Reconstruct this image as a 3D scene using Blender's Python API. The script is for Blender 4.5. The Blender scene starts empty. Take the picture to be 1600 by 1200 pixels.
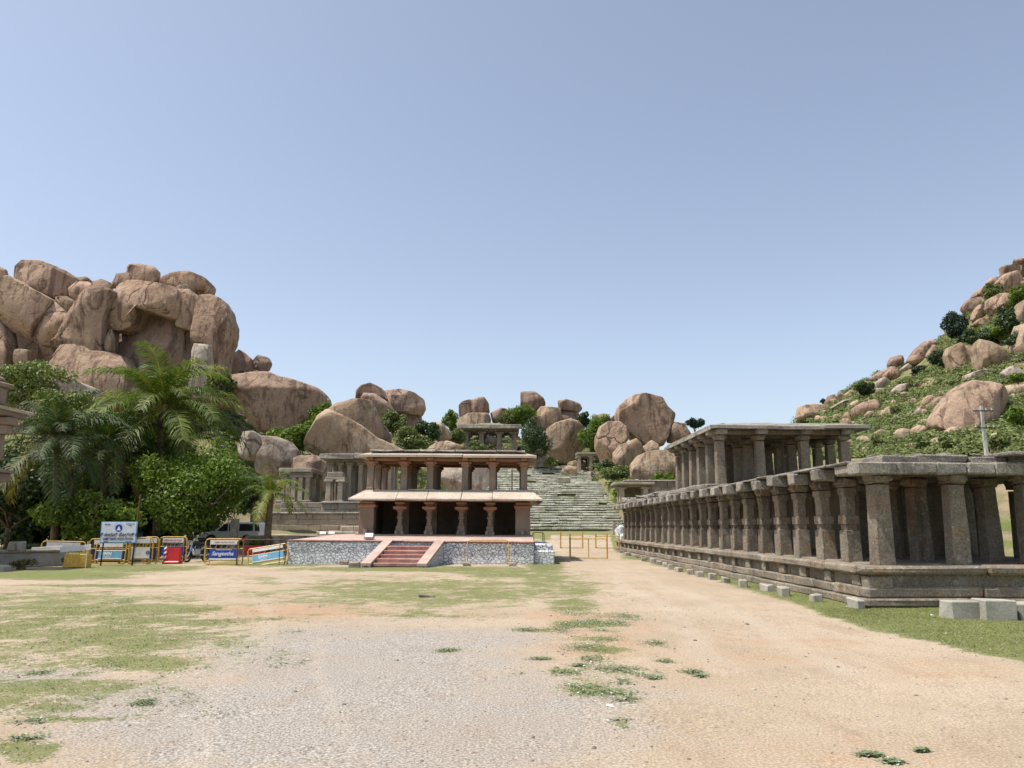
import bpy, bmesh, math, random
import numpy as np
from mathutils import Vector, Matrix, noise as mn
random.seed(7); rng = np.random.default_rng(7)
SC = bpy.context.scene; COL = SC.collection
PI = math.pi
# ------------------------------------------------------------ camera maths
TH = math.atan(223/1200.); CT, ST = math.cos(TH), math.sin(TH); EYE = 1.6
def W(px, py, D):
    """point of the place that stands D metres in front, seen in the photo at px,py (1600x1200)"""
    r = px-800.; u = 600.-py
    Y = 1200*CT - u*ST; Z = 1200*ST + u*CT
    return Vector((r*D/Y, D, EYE+Z*D/Y))
def PX(x, y, z):
    f = y*CT + (z-EYE)*ST; u = -y*ST + (z-EYE)*CT
    return 800+1200*x/f, 600-1200*u/f
def G(px, py):
    """ground point (z=0) seen at px,py"""
    r = px-800.; u = 600.-py
    Y = 1200*CT - u*ST; Z = 1200*ST + u*CT
    k = -EYE/Z
    return Vector((r*k, Y*k, 0))
# ------------------------------------------------------------ tagging
def tag(o, label=None, cat=None, group=None, kind=None):
    if label: o['label'] = label
    if cat: o['category'] = cat
    if group: o['group'] = group
    if kind: o['kind'] = kind
    return o
def thing(name, loc, label, cat, group=None, rz=0.):
    o = bpy.data.objects.new(name, None); COL.objects.link(o)
    o.location = loc; o.rotation_euler = (0, 0, rz); o.empty_display_size = .2
    return tag(o, label, cat, group)
class MB:
    def __init__(s): s.v = []; s.f = []
    def add(s, vs, fs):
        n = len(s.v); s.v += [tuple(p) for p in vs]; s.f += [tuple(i+n for i in f) for f in fs]
    def box(s, cx, cy, cz, sx, sy, sz, rz=0, j=0., bev=.02, tilt=None):
        """chamfered, slightly irregular block"""
        hx, hy, hz = sx/2, sy/2, sz/2; b = min(bev, hx*.6, hy*.6, hz*.6)
        c, sn = math.cos(rz), math.sin(rz); V = []; idx = {}
        for ix in (-1, 1):
            for iy in (-1, 1):
                for iz in (-1, 1):
                    jx, jy, jz = [random.uniform(-j, j) for _ in range(3)]
                    for a in range(3):
                        p = [ix*hx+jx, iy*hy+jy, iz*hz+jz]
                        for q in range(3):
                            if q != a: p[q] -= (ix, iy, iz)[q]*b
                        idx[(ix, iy, iz, a)] = len(V); V.append(p)
        F = []
        for a in range(3):
            o1, o2 = (a+1) % 3, (a+2) % 3
            for sg in (-1, 1):
                def k(s1, s2):
                    t = [0, 0, 0]; t[a] = sg; t[o1] = s1; t[o2] = s2; return idx[(*t, a)]
                q = [k(-1, -1), k(1, -1), k(1, 1), k(-1, 1)]
                F.append(q if sg > 0 else q[::-1])
            for s1 in (-1, 1):
                for s2 in (-1, 1):
                    t1 = [0, 0, 0]; t2 = [0, 0, 0]
                    for t, e in ((t1, -1), (t2, 1)): t[a] = e; t[o1] = s1; t[o2] = s2
                    q = [idx[(*t1, o1)], idx[(*t2, o1)], idx[(*t2, o2)], idx[(*t1, o2)]]
                    F.append(q if s1*s2 > 0 else q[::-1])
        for ix in (-1, 1):
            for iy in (-1, 1):
                for iz in (-1, 1):
                    q = [idx[(ix, iy, iz, a)] for a in range(3)]
                    F.append(q if ix*iy*iz > 0 else q[::-1])
        out = []
        for p in V:
            v = Vector(p)
            if tilt is not None: v = tilt @ v
            out.append((cx+v.x*c-v.y*sn, cy+v.x*sn+v.y*c, cz+v.z))
        s.add(out, F)
    def tube(s, pts, r, n=6, closed=False, r2=None):
        pts = [Vector(p) for p in pts]; m = len(pts); V = []; F = []
        for i, p in enumerate(pts):
            if closed: t = pts[(i+1) % m]-pts[i-1]
            else: t = pts[min(i+1, m-1)]-pts[max(i-1, 0)]
            t.normalize(); up = Vector((0, 0, 1)) if abs(t.z) < .9 else Vector((1, 0, 0))
            a = t.cross(up).normalized(); b = t.cross(a).normalized()
            rr = r if r2 is None else r+(r2-r)*i/(m-1)
            for k in range(n):
                w = 2*PI*k/n; V.append(p+a*math.cos(w)*rr+b*math.sin(w)*rr)
        for i in range(m if closed else m-1):
            for k in range(n):
                F.append((i*n+k, i*n+(k+1) % n, ((i+1) % m)*n+(k+1) % n, ((i+1) % m)*n+k))
        if not closed: F += [tuple(range(n))[::-1], tuple((m-1)*n+k for k in range(n))]
        s.add(V, F)
    def rings(s, cx, cy, lv, j=.0, n8=True):
        """stack of chamfered-square rings: lv = [(z, halfwidth, chamfer)]"""
        V = []; F = []
        for z, w, c in lv:
            for (x, y) in ((w, -w+c), (w, w-c), (w-c, w), (-w+c, w), (-w, w-c), (-w, -w+c), (-w+c, -w), (w-c, -w)):
                V.append((cx+x+random.uniform(-j, j), cy+y+random.uniform(-j, j), z))
        for i in range(len(lv)-1):
            for k in range(8): F.append((i*8+k, i*8+(k+1) % 8, i*8+8+(k+1) % 8, i*8+8+k))
        F += [tuple(range(8))[::-1], tuple(len(V)-8+k for k in range(8))]
        s.add(V, F)
    def prism(s, prof, x0, x1, axis='x'):
        """profile [(a,z)] extruded along x (a=y) or along y (a=x)"""
        n = len(prof)
        if axis == 'x': V = [(x0, a, z) for a, z in prof]+[(x1, a, z) for a, z in prof]
        else: V = [(a, x0, z) for a, z in prof]+[(a, x1, z) for a, z in prof]
        F = [tuple(range(n))[::-1], tuple(range(n, 2*n))]+[(i, (i+1) % n, n+(i+1) % n, n+i) for i in range(n)]
        s.add(V, F)
    def build(s, name, mat, parent=None, off=None, smooth=False, recalc=False):
        me = bpy.data.meshes.new(name)
        vs = s.v
        if off is not None: vs = [(x-off[0], y-off[1], z-off[2]) for x, y, z in vs]
        me.from_pydata(vs, [], s.f)
        if recalc:
            b = bmesh.new(); b.from_mesh(me); bmesh.ops.recalc_face_normals(b, faces=b.faces); b.to_mesh(me); b.free()
        if smooth:
            me.polygons.foreach_set('use_smooth', [True]*len(me.polygons))
        me.materials.append(mat); me.update()
        o = bpy.data.objects.new(name, me); COL.objects.link(o)
        if parent: o.parent = parent
        return o
def copy_child(src, parent, loc=None, rz=None):
    c = src.copy(); COL.objects.link(c); c.parent = parent
    if loc is not None: c.location = loc
    if rz is not None: c.rotation_euler = (0, 0, rz)
    for g in src.children: copy_child(g, c)
    return c
def copy_tree(src, loc, rz=0., label=None, scale=None):
    c = src.copy(); COL.objects.link(c); c.location = loc; c.rotation_euler = (0, 0, rz)
    if scale: c.scale = (scale,)*3
    if label: c['label'] = label
    for g in src.children: copy_child(g, c)
    return c
def npmesh(name, V, F, mat, parent=None, tint=None, smooth=False):
    """V (n,3) array, F (m,k) array of equal sized faces, tint: per-vertex float"""
    me = bpy.data.meshes.new(name); k = F.shape[1]
    me.vertices.add(len(V)); me.vertices.foreach_set('co', V.astype(np.float32).ravel())
    me.loops.add(F.size); me.loops.foreach_set('vertex_index', F.astype(np.int32).ravel())
    me.polygons.add(len(F)); me.polygons.foreach_set('loop_start', np.arange(0, F.size, k, dtype=np.int32))
    me.update(calc_edges=True); me.validate()
    if smooth: me.polygons.foreach_set('use_smooth', [True]*len(me.polygons))
    if tint is not None:
        a = me.attributes.new('tint', 'FLOAT', 'POINT'); a.data.foreach_set('value', tint.astype(np.float32))
    me.materials.append(mat)
    o = bpy.data.objects.new(name, me); COL.objects.link(o)
    if parent: o.parent = parent
    return o
# ------------------------------------------------------------ materials
class NT:
    def __init__(s, name):
        s.m = bpy.data.materials.new(name); s.m.use_nodes = True; s.t = s.m.node_tree; s.t.nodes.clear()
        s.out = s.n('ShaderNodeOutputMaterial')
    def n(s, typ, **kw):
        x = s.t.nodes.new(typ)
        for k, v in kw.items(): setattr(x, k, v)
        return x
    def l(s, a, b): s.t.links.new(a, b)
    def val(s, sock, v):
        if hasattr(v, 'links'): s.l(v, sock)
        else: sock.default_value = v
    def pos(s): return s.n('ShaderNodeNewGeometry').outputs['Position']
    def map(s, v, sc):
        m = s.n('ShaderNodeMapping'); s.l(v, m.inputs[0]); m.inputs['Scale'].default_value = sc; return m.outputs[0]
    def noise(s, v, sc, det=4, rough=.55, dist=0.):
        x = s.n('ShaderNodeTexNoise'); s.l(v, x.inputs['Vector']); x.inputs['Scale'].default_value = sc
        x.inputs['Detail'].default_value = det; x.inputs['Roughness'].default_value = rough; x.inputs['Distortion'].default_value = dist
        return x.outputs['Fac']
    def vor(s, v, sc, feat='F1', out='Distance'):
        x = s.n('ShaderNodeTexVoronoi', feature=feat); s.l(v, x.inputs['Vector']); x.inputs['Scale'].default_value = sc
        return x.outputs[out]
    def mr(s, v, a, b, c=0., d=1., smooth=True):
        x = s.n('ShaderNodeMapRange'); x.interpolation_type = 'SMOOTHSTEP' if smooth else 'LINEAR'
        s.val(x.inputs[0], v)
        for i, q in enumerate((a, b, c, d)): x.inputs[i+1].default_value = q
        return x.outputs[0]
    def mix(s, f, a, b, mode='MIX'):
        x = s.n('ShaderNodeMix', data_type='RGBA', blend_type=mode); s.val(x.inputs[0], f)
        for i, q in ((6, a), (7, b)):
            if hasattr(q, 'links'): s.l(q, x.inputs[i])
            else: x.inputs[i].default_value = (*q, 1)
        return x.outputs[2]
    def math(s, op, a, b=0.):
        x = s.n('ShaderNodeMath', operation=op); s.val(x.inputs[0], a); s.val(x.inputs[1], b); return x.outputs[0]
    def bump(s, h, strength, dist, prev=None):
        x = s.n('ShaderNodeBump'); s.l(h, x.inputs['Height']); x.inputs['Strength'].default_value = strength
        x.inputs['Distance'].default_value = dist
        if prev: s.l(prev, x.inputs['Normal'])
        return x.outputs[0]
    def fin(s, col, rough=.9, nrm=None, spec=.3, metal=0.):
        b = s.n('ShaderNodeBsdfPrincipled')
        if hasattr(col, 'links'): s.l(col, b.inputs['Base Color'])
        else: b.inputs['Base Color'].default_value = (*col, 1)
        s.val(b.inputs['Roughness'], rough); b.inputs['Specular IOR Level'].default_value = spec
        b.inputs['Metallic'].default_value = metal
        if nrm: s.l(nrm, b.inputs['Normal'])
        s.l(b.outputs[0], s.out.inputs[0]); return s.m
def stone(name, c1, c2, stain, sc=1., bump=.6, speck=.35, streak=.45, lum=.18, pale=None, orange=None):
    t = NT(name); p = t.pos()
    n1 = t.noise(p, .9*sc, 5, .6); c = t.mix(t.mr(n1, .35, .65), c1, c2)
    if orange:
        c = t.mix(t.mr(t.noise(p, 1.7*sc, 4, .6, .4), .5, .72, 0, .8), c, orange)
    st = t.noise(t.map(p, (2.2*sc, 2.2*sc, .35*sc)), 1., 6, .65)
    c = t.mix(t.mr(st, .5, .72, 0, streak), c, stain)
    if pale: c = t.mix(t.mr(t.noise(p, 5*sc, 4, .7), .55, .7, 0, .6), c, pale)
    f = t.noise(p, 22*sc, 5, .75)
    c = t.mix(speck, c, t.mix(t.mr(f, .3, .7), (0.02, 0.018, .016), (.9, .85, .78)), 'OVERLAY')
    oi = t.n('ShaderNodeObjectInfo').outputs['Random']
    hv = t.n('ShaderNodeHueSaturation'); t.l(c, hv.inputs['Color']); t.l(t.mr(oi, 0, 1, 1-lum, 1+lum, False), hv.inputs['Value'])
    b = t.bump(t.noise(p, 2.5*sc, 6, .7), bump*.5, .12/sc)
    b = t.bump(f, bump, .03/sc, b)
    return t.fin(hv.outputs[0], .92, b, .2)
def plain(name, col, rough=.5, metal=0., var=.15, spec=.4, sc=6., dirt=None):
    t = NT(name); p = t.pos(); n = t.noise(p, sc, 5, .7)
    c = t.mix(t.mr(n, .3, .7), tuple(x*(1-var) for x in col), tuple(min(1, x*(1+var)) for x in col))
    if dirt: c = t.mix(t.mr(t.noise(p, sc*1.3, 6, .75), .52, .68, 0, .85), c, dirt)
    return t.fin(c, rough, t.bump(n, .15, .01), spec, metal)
def leafmat(name, c1, c2, rough=.45, trans=.3, yellow=None, spec=.5):
    t = NT(name); a = t.n('ShaderNodeAttribute', attribute_name='tint').outputs['Fac']
    c = t.mix(t.mr(a, .0, 1., 0, 1, False), c1, c2)
    if yellow: c = t.mix(t.mr(a, .82, 1.), c, yellow)
    n = t.noise(t.pos(), 1.1, 3); c = t.mix(t.mr(n, .3, .7, 0, .45), c, tuple(x*.55 for x in c1))
    b = t.n('ShaderNodeBsdfPrincipled'); t.l(c, b.inputs['Base Color']); b.inputs['Roughness'].default_value = rough
    b.inputs['Specular IOR Level'].default_value = spec
    tr = t.n('ShaderNodeBsdfTranslucent'); t.l(t.mix(1., c, (1., 1.15, .45), 'MULTIPLY'), tr.inputs['Color'])
    ms = t.n('ShaderNodeMixShader'); ms.inputs[0].default_value = trans
    t.l(b.outputs[0], ms.inputs[1]); t.l(tr.outputs[0], ms.inputs[2]); t.l(ms.outputs[0], t.out.inputs[0])
    return t.m
def boulder_mat(name, c1, c2, c3, pale, sc=1.):
    t = NT(name); p = t.pos(); oi = t.n('ShaderNodeObjectInfo').outputs['Random']
    off = t.n('ShaderNodeVectorMath', operation='ADD'); t.l(p, off.inputs[0])
    cx = t.n('ShaderNodeCombineXYZ'); t.l(t.math('MULTIPLY', oi, 57.), cx.inputs[0]); t.l(t.math('MULTIPLY', oi, 31.), cx.inputs[1])
    t.l(cx.outputs[0], off.inputs[1]); q = off.outputs[0]
    n1 = t.noise(q, .13*sc, 6, .62, .6); c = t.mix(t.mr(n1, .38, .62), c1, c2)
    n2 = t.noise(q, .35*sc, 6, .65, .8); c = t.mix(t.mr(n2, .50, .64, 0, .7), c, pale)
    st = t.noise(t.map(q, (1.1*sc, 1.1*sc, .1*sc)), 1., 7, .7, .3); c = t.mix(t.mr(st, .50, .60, 0, .72), c, c3)
    st2 = t.noise(t.map(q, (.5*sc, .5*sc, .3*sc)), 1., 7, .7, 1.2); c = t.mix(t.mr(st2, .53, .62, 0, .6), c, tuple(x*.6 for x in c3))
    # joints running through the rock
    w = t.n('ShaderNodeVectorMath', operation='MULTIPLY_ADD')
    nn = t.n('ShaderNodeTexNoise'); t.l(q, nn.inputs['Vector']); nn.inputs['Scale'].default_value = .4*sc
    t.l(nn.outputs['Color'], w.inputs[0]); w.inputs[1].default_value = (2.2, 2.2, 2.2); t.l(q, w.inputs[2])
    e = t.vor(t.map(w.outputs[0], (1, 1, .6)), .13*sc, 'DISTANCE_TO_EDGE')
    cr = t.mr(e, .0, .012, 1, 0); cr = t.math('MULTIPLY', cr, t.mr(t.noise(q, .2*sc, 2), .51, .6))
    c = t.mix(t.math('MULTIPLY', cr, .7), c, (.07, .05, .035))
    f = t.noise(q, 5*sc, 6, .75); c = t.mix(.22, c, t.mix(t.mr(f, .3, .7), (.05, .045, .04), (.85, .8, .75)), 'OVERLAY')
    hv = t.n('ShaderNodeHueSaturation'); t.l(c, hv.inputs['Color']); t.l(t.mr(oi, 0, 1, .86, 1.14, False), hv.inputs['Value'])
    b = t.bump(t.noise(q, .55*sc, 7, .65, .3), .4, .8)
    b = t.bump(t.noise(q, 2.2*sc, 6, .65), .28, .2, b)
    b = t.bump(f, .25, .06, b)
    b = t.bump(t.math('SUBTRACT', 1., cr), .6, .4, b)
    return t.fin(hv.outputs[0], .93, b, .15)
M = {}
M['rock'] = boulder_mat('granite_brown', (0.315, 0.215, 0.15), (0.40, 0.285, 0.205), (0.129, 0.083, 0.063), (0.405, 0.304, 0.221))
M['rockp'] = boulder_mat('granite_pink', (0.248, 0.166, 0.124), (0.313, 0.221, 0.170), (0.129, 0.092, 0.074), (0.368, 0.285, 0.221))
M['rockt'] = boulder_mat('granite_tan', (0.313, 0.221, 0.147), (0.386, 0.290, 0.202), (0.156, 0.110, 0.074), (0.451, 0.359, 0.262))
M['rockg'] = boulder_mat('granite_grey', (0.331, 0.271, 0.216), (0.396, 0.331, 0.267), (0.175, 0.138, 0.110), (0.497, 0.423, 0.340))
M['hall'] = stone('weathered_hall_stone', (.20, .172, .135), (.285, .25, .20), (.055, .05, .042), 1., 1.2, .42, .62, .16, pale=(.43, .39, .33), orange=(.27, .175, .105))
M['hallroof'] = stone('hall_roof_slab', (.31, .285, .245), (.46, .43, .375), (.09, .082, .072), 1., 2.2, .5, .6, .12)
M['grey'] = stone('grey_granite', (.30, .26, .20), (.40, .35, .28), (.12, .10, .08), 1., .7, .4, .4, .1)
M['temple'] = stone('temple_stone', (.23, .18, .14), (.29, .235, .19), (.12, .09, .07), 1.2, .5, .3, .35, .05, orange=(.32, .17, .10))
M['cap'] = stone('orange_capital', (.34, .18, .11), (.40, .24, .16), (.16, .09, .06), 1.2, .5, .3, .3, .05)
M['eave'] = stone('pale_eave_slab', (.47, .405, .325), (.55, .48, .395), (.32, .22, .155), .8, .5, .3, .5, .08)
M['pink'] = stone('pink_painted_stone', (.42, .30, .25), (.50, .39, .335), (.27, .18, .15), 1.5, .3, .25, .3, .03)
M['redp'] = stone('red_painted_step', (.30, .13, .11), (.40, .24, .20), (.3, .24, .21), 2., .4, .3, .6, .03, pale=(.50, .41, .35))
M['block'] = stone('cement_block', (.30, .28, .24), (.38, .36, .31), (.18, .16, .13), 2., .4, .3, .3, .1)
M['cement'] = stone('pale_cement', (.33, .32, .27), (.40, .385, .33), (.20, .19, .16), 2., .5, .3, .5, .05)
M['dark'] = plain('dark_shaded_soil', (.05, .04, .03), .95)
M['yellow'] = plain('yellow_painted_steel', (.62, .36, .05), .45, 0, .2, .5, 9, (.30, .17, .07))
M['gate'] = plain('faded_yellow_steel', (.55, .36, .10), .6, 0, .25, .4, 9, (.25, .14, .07))
M['rust'] = plain('rusty_steel', (.13, .065, .04), .8, 0, .4, .3, 14)
M['white'] = plain('white_painted_board', (.72, .70, .66), .5, 0, .06, .4, 5, (.50, .44, .38))
M['blue'] = plain('blue_printed_board', (.02, .06, .36), .5, 0, .15, .3, 5, (.10, .15, .36))
M['lblue'] = plain('light_blue_printed_board', (.16, .38, .55), .5, 0, .15, .3, 5, (.35, .42, .46))
M['dblue'] = plain('dark_blue_printed_board', (.02, .035, .16), .4, 0, .1)
M['sign'] = plain('sign_white', (.66, .68, .76), .4, 0, .05)
M['signblue'] = plain('sign_border_blue', (.16, .36, .66), .4, 0, .05)
M['ink'] = plain('black_lettering', (.015, .015, .03), .5, 0, 0)
M['inkw'] = plain('white_lettering', (.8, .82, .85), .5, 0, 0)
M['inkr'] = plain('red_lettering', (.45, .1, .08), .5, 0, 0)
M['redpl'] = plain('red_plastic', (.50, .02, .02), .4, 0, .15)
M['blackm'] = plain('black_metal', (.02, .02, .022), .35, .3, .2)
M['chrome'] = plain('chrome', (.6, .6, .6), .2, 1., .1)
M['rubber'] = plain('rubber', (.015, .015, .015), .85, 0, .2)
M['carw'] = plain('white_car_paint', (.62, .64, .66), .25, 0, .03, .6)
M['carglass'] = plain('car_glass', (.025, .03, .032), .08, 0, .1, .7)
M['lampg'] = plain('floodlight_grey', (.45, .45, .44), .4, .2, .1)
M['conc'] = plain('concrete_pole', (.45, .44, .41), .85, 0, .12)
M['bark'] = stone('bark', (.11, .085, .06), (.18, .14, .10), (.05, .04, .03), 3., 1., .4, .5, .1)
M['leaf'] = leafmat('bright_leaf', (.06, .11, .014), (.24, .33, .045), .55, .35, None, .3)
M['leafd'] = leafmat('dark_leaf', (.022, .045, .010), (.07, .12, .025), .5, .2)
M['scrub'] = leafmat('scrub_leaf', (.08, .112, .025), (.25, .29, .075), .6, .25)
M['treed'] = leafmat('blue_green_leaf', (.015, .035, .02), (.04, .075, .035), .6, .15)
M['palm'] = leafmat('palm_leaf', (.05, .082, .012), (.20, .26, .035), .6, .35, (.55, .40, .07))
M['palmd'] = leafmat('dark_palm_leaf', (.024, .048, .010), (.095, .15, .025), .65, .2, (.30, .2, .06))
M['grass'] = leafmat('grass_blade', (.16, .18, .06), (.36, .37, .16), .8, .2, spec=.2)
M['clover'] = leafmat('clover_leaf', (.15, .19, .09), (.33, .38, .22), .7, .15, (.80, .82, .68), spec=.2)
M['dry'] = leafmat('dry_weed', (.10, .10, .04), (.25, .22, .09), .8, .1, spec=.1)
t = NT('whitewashed_rubble'); p = t.pos(); mp = t.map(p, (1, 1, 1.5))
w = t.n('ShaderNodeVectorMath', operation='MULTIPLY_ADD'); nn = t.n('ShaderNodeTexNoise'); t.l(mp, nn.inputs['Vector']); nn.inputs['Scale'].default_value = 6.
t.l(nn.outputs['Color'], w.inputs[0]); w.inputs[1].default_value = (.16, .16, .16); t.l(mp, w.inputs[2])
e = t.vor(w.outputs[0], 6.2, 'DISTANCE_TO_EDGE'); n2 = t.noise(p, 3, 5, .7)
c = t.mix(t.mr(n2, .35, .65), (.70, .71, .73), (.88, .89, .90))
c = t.mix(t.math('MULTIPLY', t.mr(e, .01, .06, 1, 0), t.mr(t.noise(p, 4.3, 4), .40, .66, .08, .85)), c, (.15, .15, .155))
c = t.mix(t.mr(t.noise(p, 9, 6, .8), .58, .70, 0, .6), c, (.30, .28, .27))
b = t.bump(t.mr(e, 0, .12), 1., .06); b = t.bump(t.noise(p, 14, 5, .7), .7, .04, b)
M['rubble'] = t.fin(c, .9, b, .2)
t = NT('stairway_stone'); p = t.pos(); n1 = t.noise(p, .5, 5, .7)
c = t.mix(t.mr(n1, .35, .65), (.42, .41, .34), (.64, .62, .53))
c = t.mix(t.mr(t.noise(t.map(p, (1., 1., 3.)), 1.3, 6, .75), .5, .64, 0, .7), c, (.13, .13, .095))
c = t.mix(t.mr(t.noise(p, .8, 6, .75, .5), .48, .64, 0, .6), c, (.19, .24, .09))
M['stair'] = t.fin(c, .95, t.bump(t.noise(p, 4, 5, .7), .8, .15), .15)
SKY_SAT, SKY_STR, SUN_STR, EXPO = .73, .142, 3.95, .44
# ------------------------------------------------------------ terrain
TA = np.array([-2000, -400, 0, 340, 420, 560, 700, 770, 900, 1000, 1100, 1250, 1300, 1350, 1400, 1450, 1475, 1500, 1550, 1600, 1800, 3500.])
TY = np.array([600, 600, 606, 612, 655, 676, 679, 682, 692, 708, 705, 664, 632, 604, 582, 564, 542, 526, 488, 448, 420, 420.])
T0 = np.array([58, 58, 58, 58, 62, 70, 80, 84, 84, 70, 58, 50, 49, 48, 47, 46, 46, 46, 46, 46, 46, 46.])
T1 = np.array([100, 100, 100, 100, 104, 120, 142, 146, 144, 128, 130, 125, 133, 140, 145, 150, 152, 154, 159, 165, 170, 170.])
def sm(t): t = np.clip(t, 0, 1); return t*t*(3-2*t)
def H(x, y):
    x = np.asarray(x, float); y = np.asarray(y, float); ys = np.maximum(y, 1.)
    a = 800+1220*x/ys
    yr = np.interp(a, TA, TY); d0 = np.interp(a, TA, T0); d1 = np.interp(a, TA, T1)
    u = 600-yr; zr = EYE+(1200*ST+u*CT)/(1200*CT-u*ST)*d1
    base = np.where(a < 600, sm((ys-36)/14)*1.05, sm((ys-40)/45)*1.2)
    base = base*sm((ys-30)/8)
    t = np.clip((ys-d0)/(d1-d0), 0, 1)
    t = np.where(t < .12, t*t/.24, t-.06)/.94
    h = base+(zr-base)*t
    bumps = (np.sin(x*.21+1.3)*np.cos(y*.17)+.6*np.sin(x*.47+y*.33))*.6*np.clip((ys-d0)/10, 0, 1)
    h = h+bumps*np.clip(1-np.maximum(0, t-.85)*6, .15, 1)
    far = sm((ys-d1-20)/500); h = h*(1-far*.75)
    st_ = 1.25+(y-84)*10/41.-.75; inst = (x > -6.5) & (x < 12.6) & (y > 80) & (y < 127)
    h = np.where(inst, np.minimum(h, np.maximum(st_, .6)), h)
    return np.where(y < 30, 0., h)
def Hs(x, y): return float(H(x, y))
def hit(px, py, d0=38., d1=185.):
    D = np.arange(d0, d1, .5); p = W(px, py, 1.); z = EYE+(p.z-EYE)*D
    k = np.nonzero(z <= H(p.x*D, D))[0]
    return float(D[k[0]]) if len(k) else None
GR = [(150,985,350,85,.70),(130,950,330,30,.72),(660,925,340,34,.72),(60,1080,260,50,.62),(870,915,75,45,.62),(120,1080,240,50,.5),(930,1030,110,70,.3),(500,905,300,14,.42),(60,935,330,20,.62),(150,965,260,28,.7),(60,990,150,20,.75),(230,1035,130,22,.78),(100,1075,220,24,.8),(90,1105,90,12,.75),(30,1172,70,26,.9),
 (130,1122,110,7,.7),(80,898,150,9,1.3),(200,888,130,7,1.2),(160,915,200,4,.8),(430,880,130,7,1.),(650,889,260,6,.95),(790,896,110,12,.8),(850,905,70,28,.75),
 (720,925,190,15,.66),(560,930,110,7,.6),(890,945,60,18,.75),(900,920,50,20,.75),(660,960,250,10,.6),(240,988,170,18,.72),(480,828,110,9,1.6),(850,882,36,20,1.1),
 (320,862,130,12,.9),(150,870,150,14,1.2),(920,975,65,9,.95),(940,1015,60,10,.72),(880,1050,30,5,.8),(975,1050,70,8,.75),(940,1080,70,13,.75),(1025,1006,25,5,.8),
 (1083,1052,20,4,.8),(972,1132,20,6,.85),(1365,1181,20,4,.75),(700,1015,30,5,.7),(400,905,80,5,.55),(930,1000,50,6,.7),(840,985,60,5,.7),(340,1000,60,5,.5)]
GV = [(600,1130,520,125,1.),(560,1035,330,75,1.),(700,1000,230,28,.9),(330,1120,340,90,1.),(60,1060,160,30,.8),(470,905,200,14,.35)]
OR = [(1230,990,330,70,.34),(470,957,190,18,1.),(920,1005,170,50,.75),(1060,1050,180,45,.55),(1230,1015,230,38,.6),(1480,1048,200,30,.6),(1330,1175,420,40,.5),(900,962,110,14,.8),(260,960,140,20,.3),(820,960,200,10,.5)]
def ell(px, py, L):
    v = np.zeros_like(px)
    for cx, cy, rx, ry, s in L:
        d = np.sqrt(((px-cx)/rx)**2+((py-cy)/ry)**2); v = np.maximum(v, s*np.clip(1.35*(1-d*.72), 0, 1))
    return v
def fract(x, y, sc, seed):
    return np.array([mn.fractal(Vector((a*sc, b*sc, seed)), .9, 2.1, 5) for a, b in zip(np.ravel(x), np.ravel(y))]).reshape(np.shape(x))
def masks(x, y, nz=True):
    x = np.asarray(x, float); y = np.asarray(y, float); ys = np.maximum(y, 2.)
    f = ys*CT+(0-EYE)*ST; u = -ys*ST-EYE*CT; px = 800+1200*x/f; py = 600-1200*u/f
    g = ell(px, py, GR); v = ell(px, py, GV); o = ell(px, py, OR)
    yb = np.interp(px, [940, 960, 1100, 1200, 1350, 1600, 2400], [830, 866, 903, 932, 983, 1036, 1200])
    g = np.maximum(g, np.where(px > 950, np.clip((yb-py)/7*.6+.45, 0, 1.5), 0))
    g = np.maximum(g, np.clip((ys-52)/15, 0, 1.)*np.where((px > 860) & (px < 965), .45, .9))
    lf = np.clip((px-955)/30, 0, 1)*np.clip((ys-36)/5, 0, 1); g = np.maximum(g, lf)
    if nz:
        n = fract(x, y, .9, 3.); n2 = fract(x, y, 2.6, 8.)
        g = g+n*.28+n2*.16
    g = np.where(y < 2.6, .3, g)
    return np.clip(g, 0, 1.5), np.clip(v, 0, 1), np.clip(o, 0, 1)
# rows and columns of the ground sheet
ys = [-3000, -800, -200, -60, -20, -5, 1.5, 2.5]
while ys[-1] < 58: ys.append(ys[-1]*1.0115+.012)
while ys[-1] < 200: ys.append(ys[-1]+1.3)
while ys[-1] < 5000: ys.append(ys[-1]*1.25)
xs = [0.]
while xs[-1] < 10: xs.append(xs[-1]+.13)
while xs[-1] < 150: xs.append(xs[-1]+min(1.6, .13+(xs[-1]-10)*.03))
while xs[-1] < 5000: xs.append(xs[-1]*1.3)
xs = np.array([-a for a in xs[:0:-1]]+xs); ys = np.array(ys)
X, Y = np.meshgrid(xs, ys); Z = H(X, Y)
near = (np.abs(X) < 60) & (Y > 1) & (Y < 70)
g = np.full(X.shape, .8); v = np.zeros(X.shape); o_ = np.zeros(X.shape)
gg, vv, oo = masks(X[near], Y[near]); g[near] = gg; v[near] = vv; o_[near] = oo
g[Y <= 1] = .4; v[Y <= 1] = .7
micro = np.zeros(X.shape); nn_ = (np.abs(X) < 14) & (Y > 1) & (Y < 20)
micro[nn_] = fract(X[nn_], Y[nn_], .5, 20.)*.02
Z = Z+micro
a_ = 800+1220*X/np.maximum(Y, 1); hillm = np.clip((Y-np.interp(a_, TA, T0)+4)/10, 0, 1)*(Y > 30)
nY, nX = X.shape; V = np.stack([X, Y, Z], -1).reshape(-1, 3)
I = np.arange(nX*nY).reshape(nY, nX)
F = np.stack([I[:-1, :-1], I[:-1, 1:], I[1:, 1:], I[1:, :-1]], -1).reshape(-1, 4)
t = NT('dry_ground'); p = t.pos()
at = t.n('ShaderNodeAttribute', attribute_name='cover').outputs['Vector']
sx = t.n('ShaderNodeSeparateXYZ'); t.l(at, sx.inputs[0]); aG, aV, aO = sx.outputs
aH = t.n('ShaderNodeAttribute', attribute_name='hill').outputs['Fac']
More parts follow.
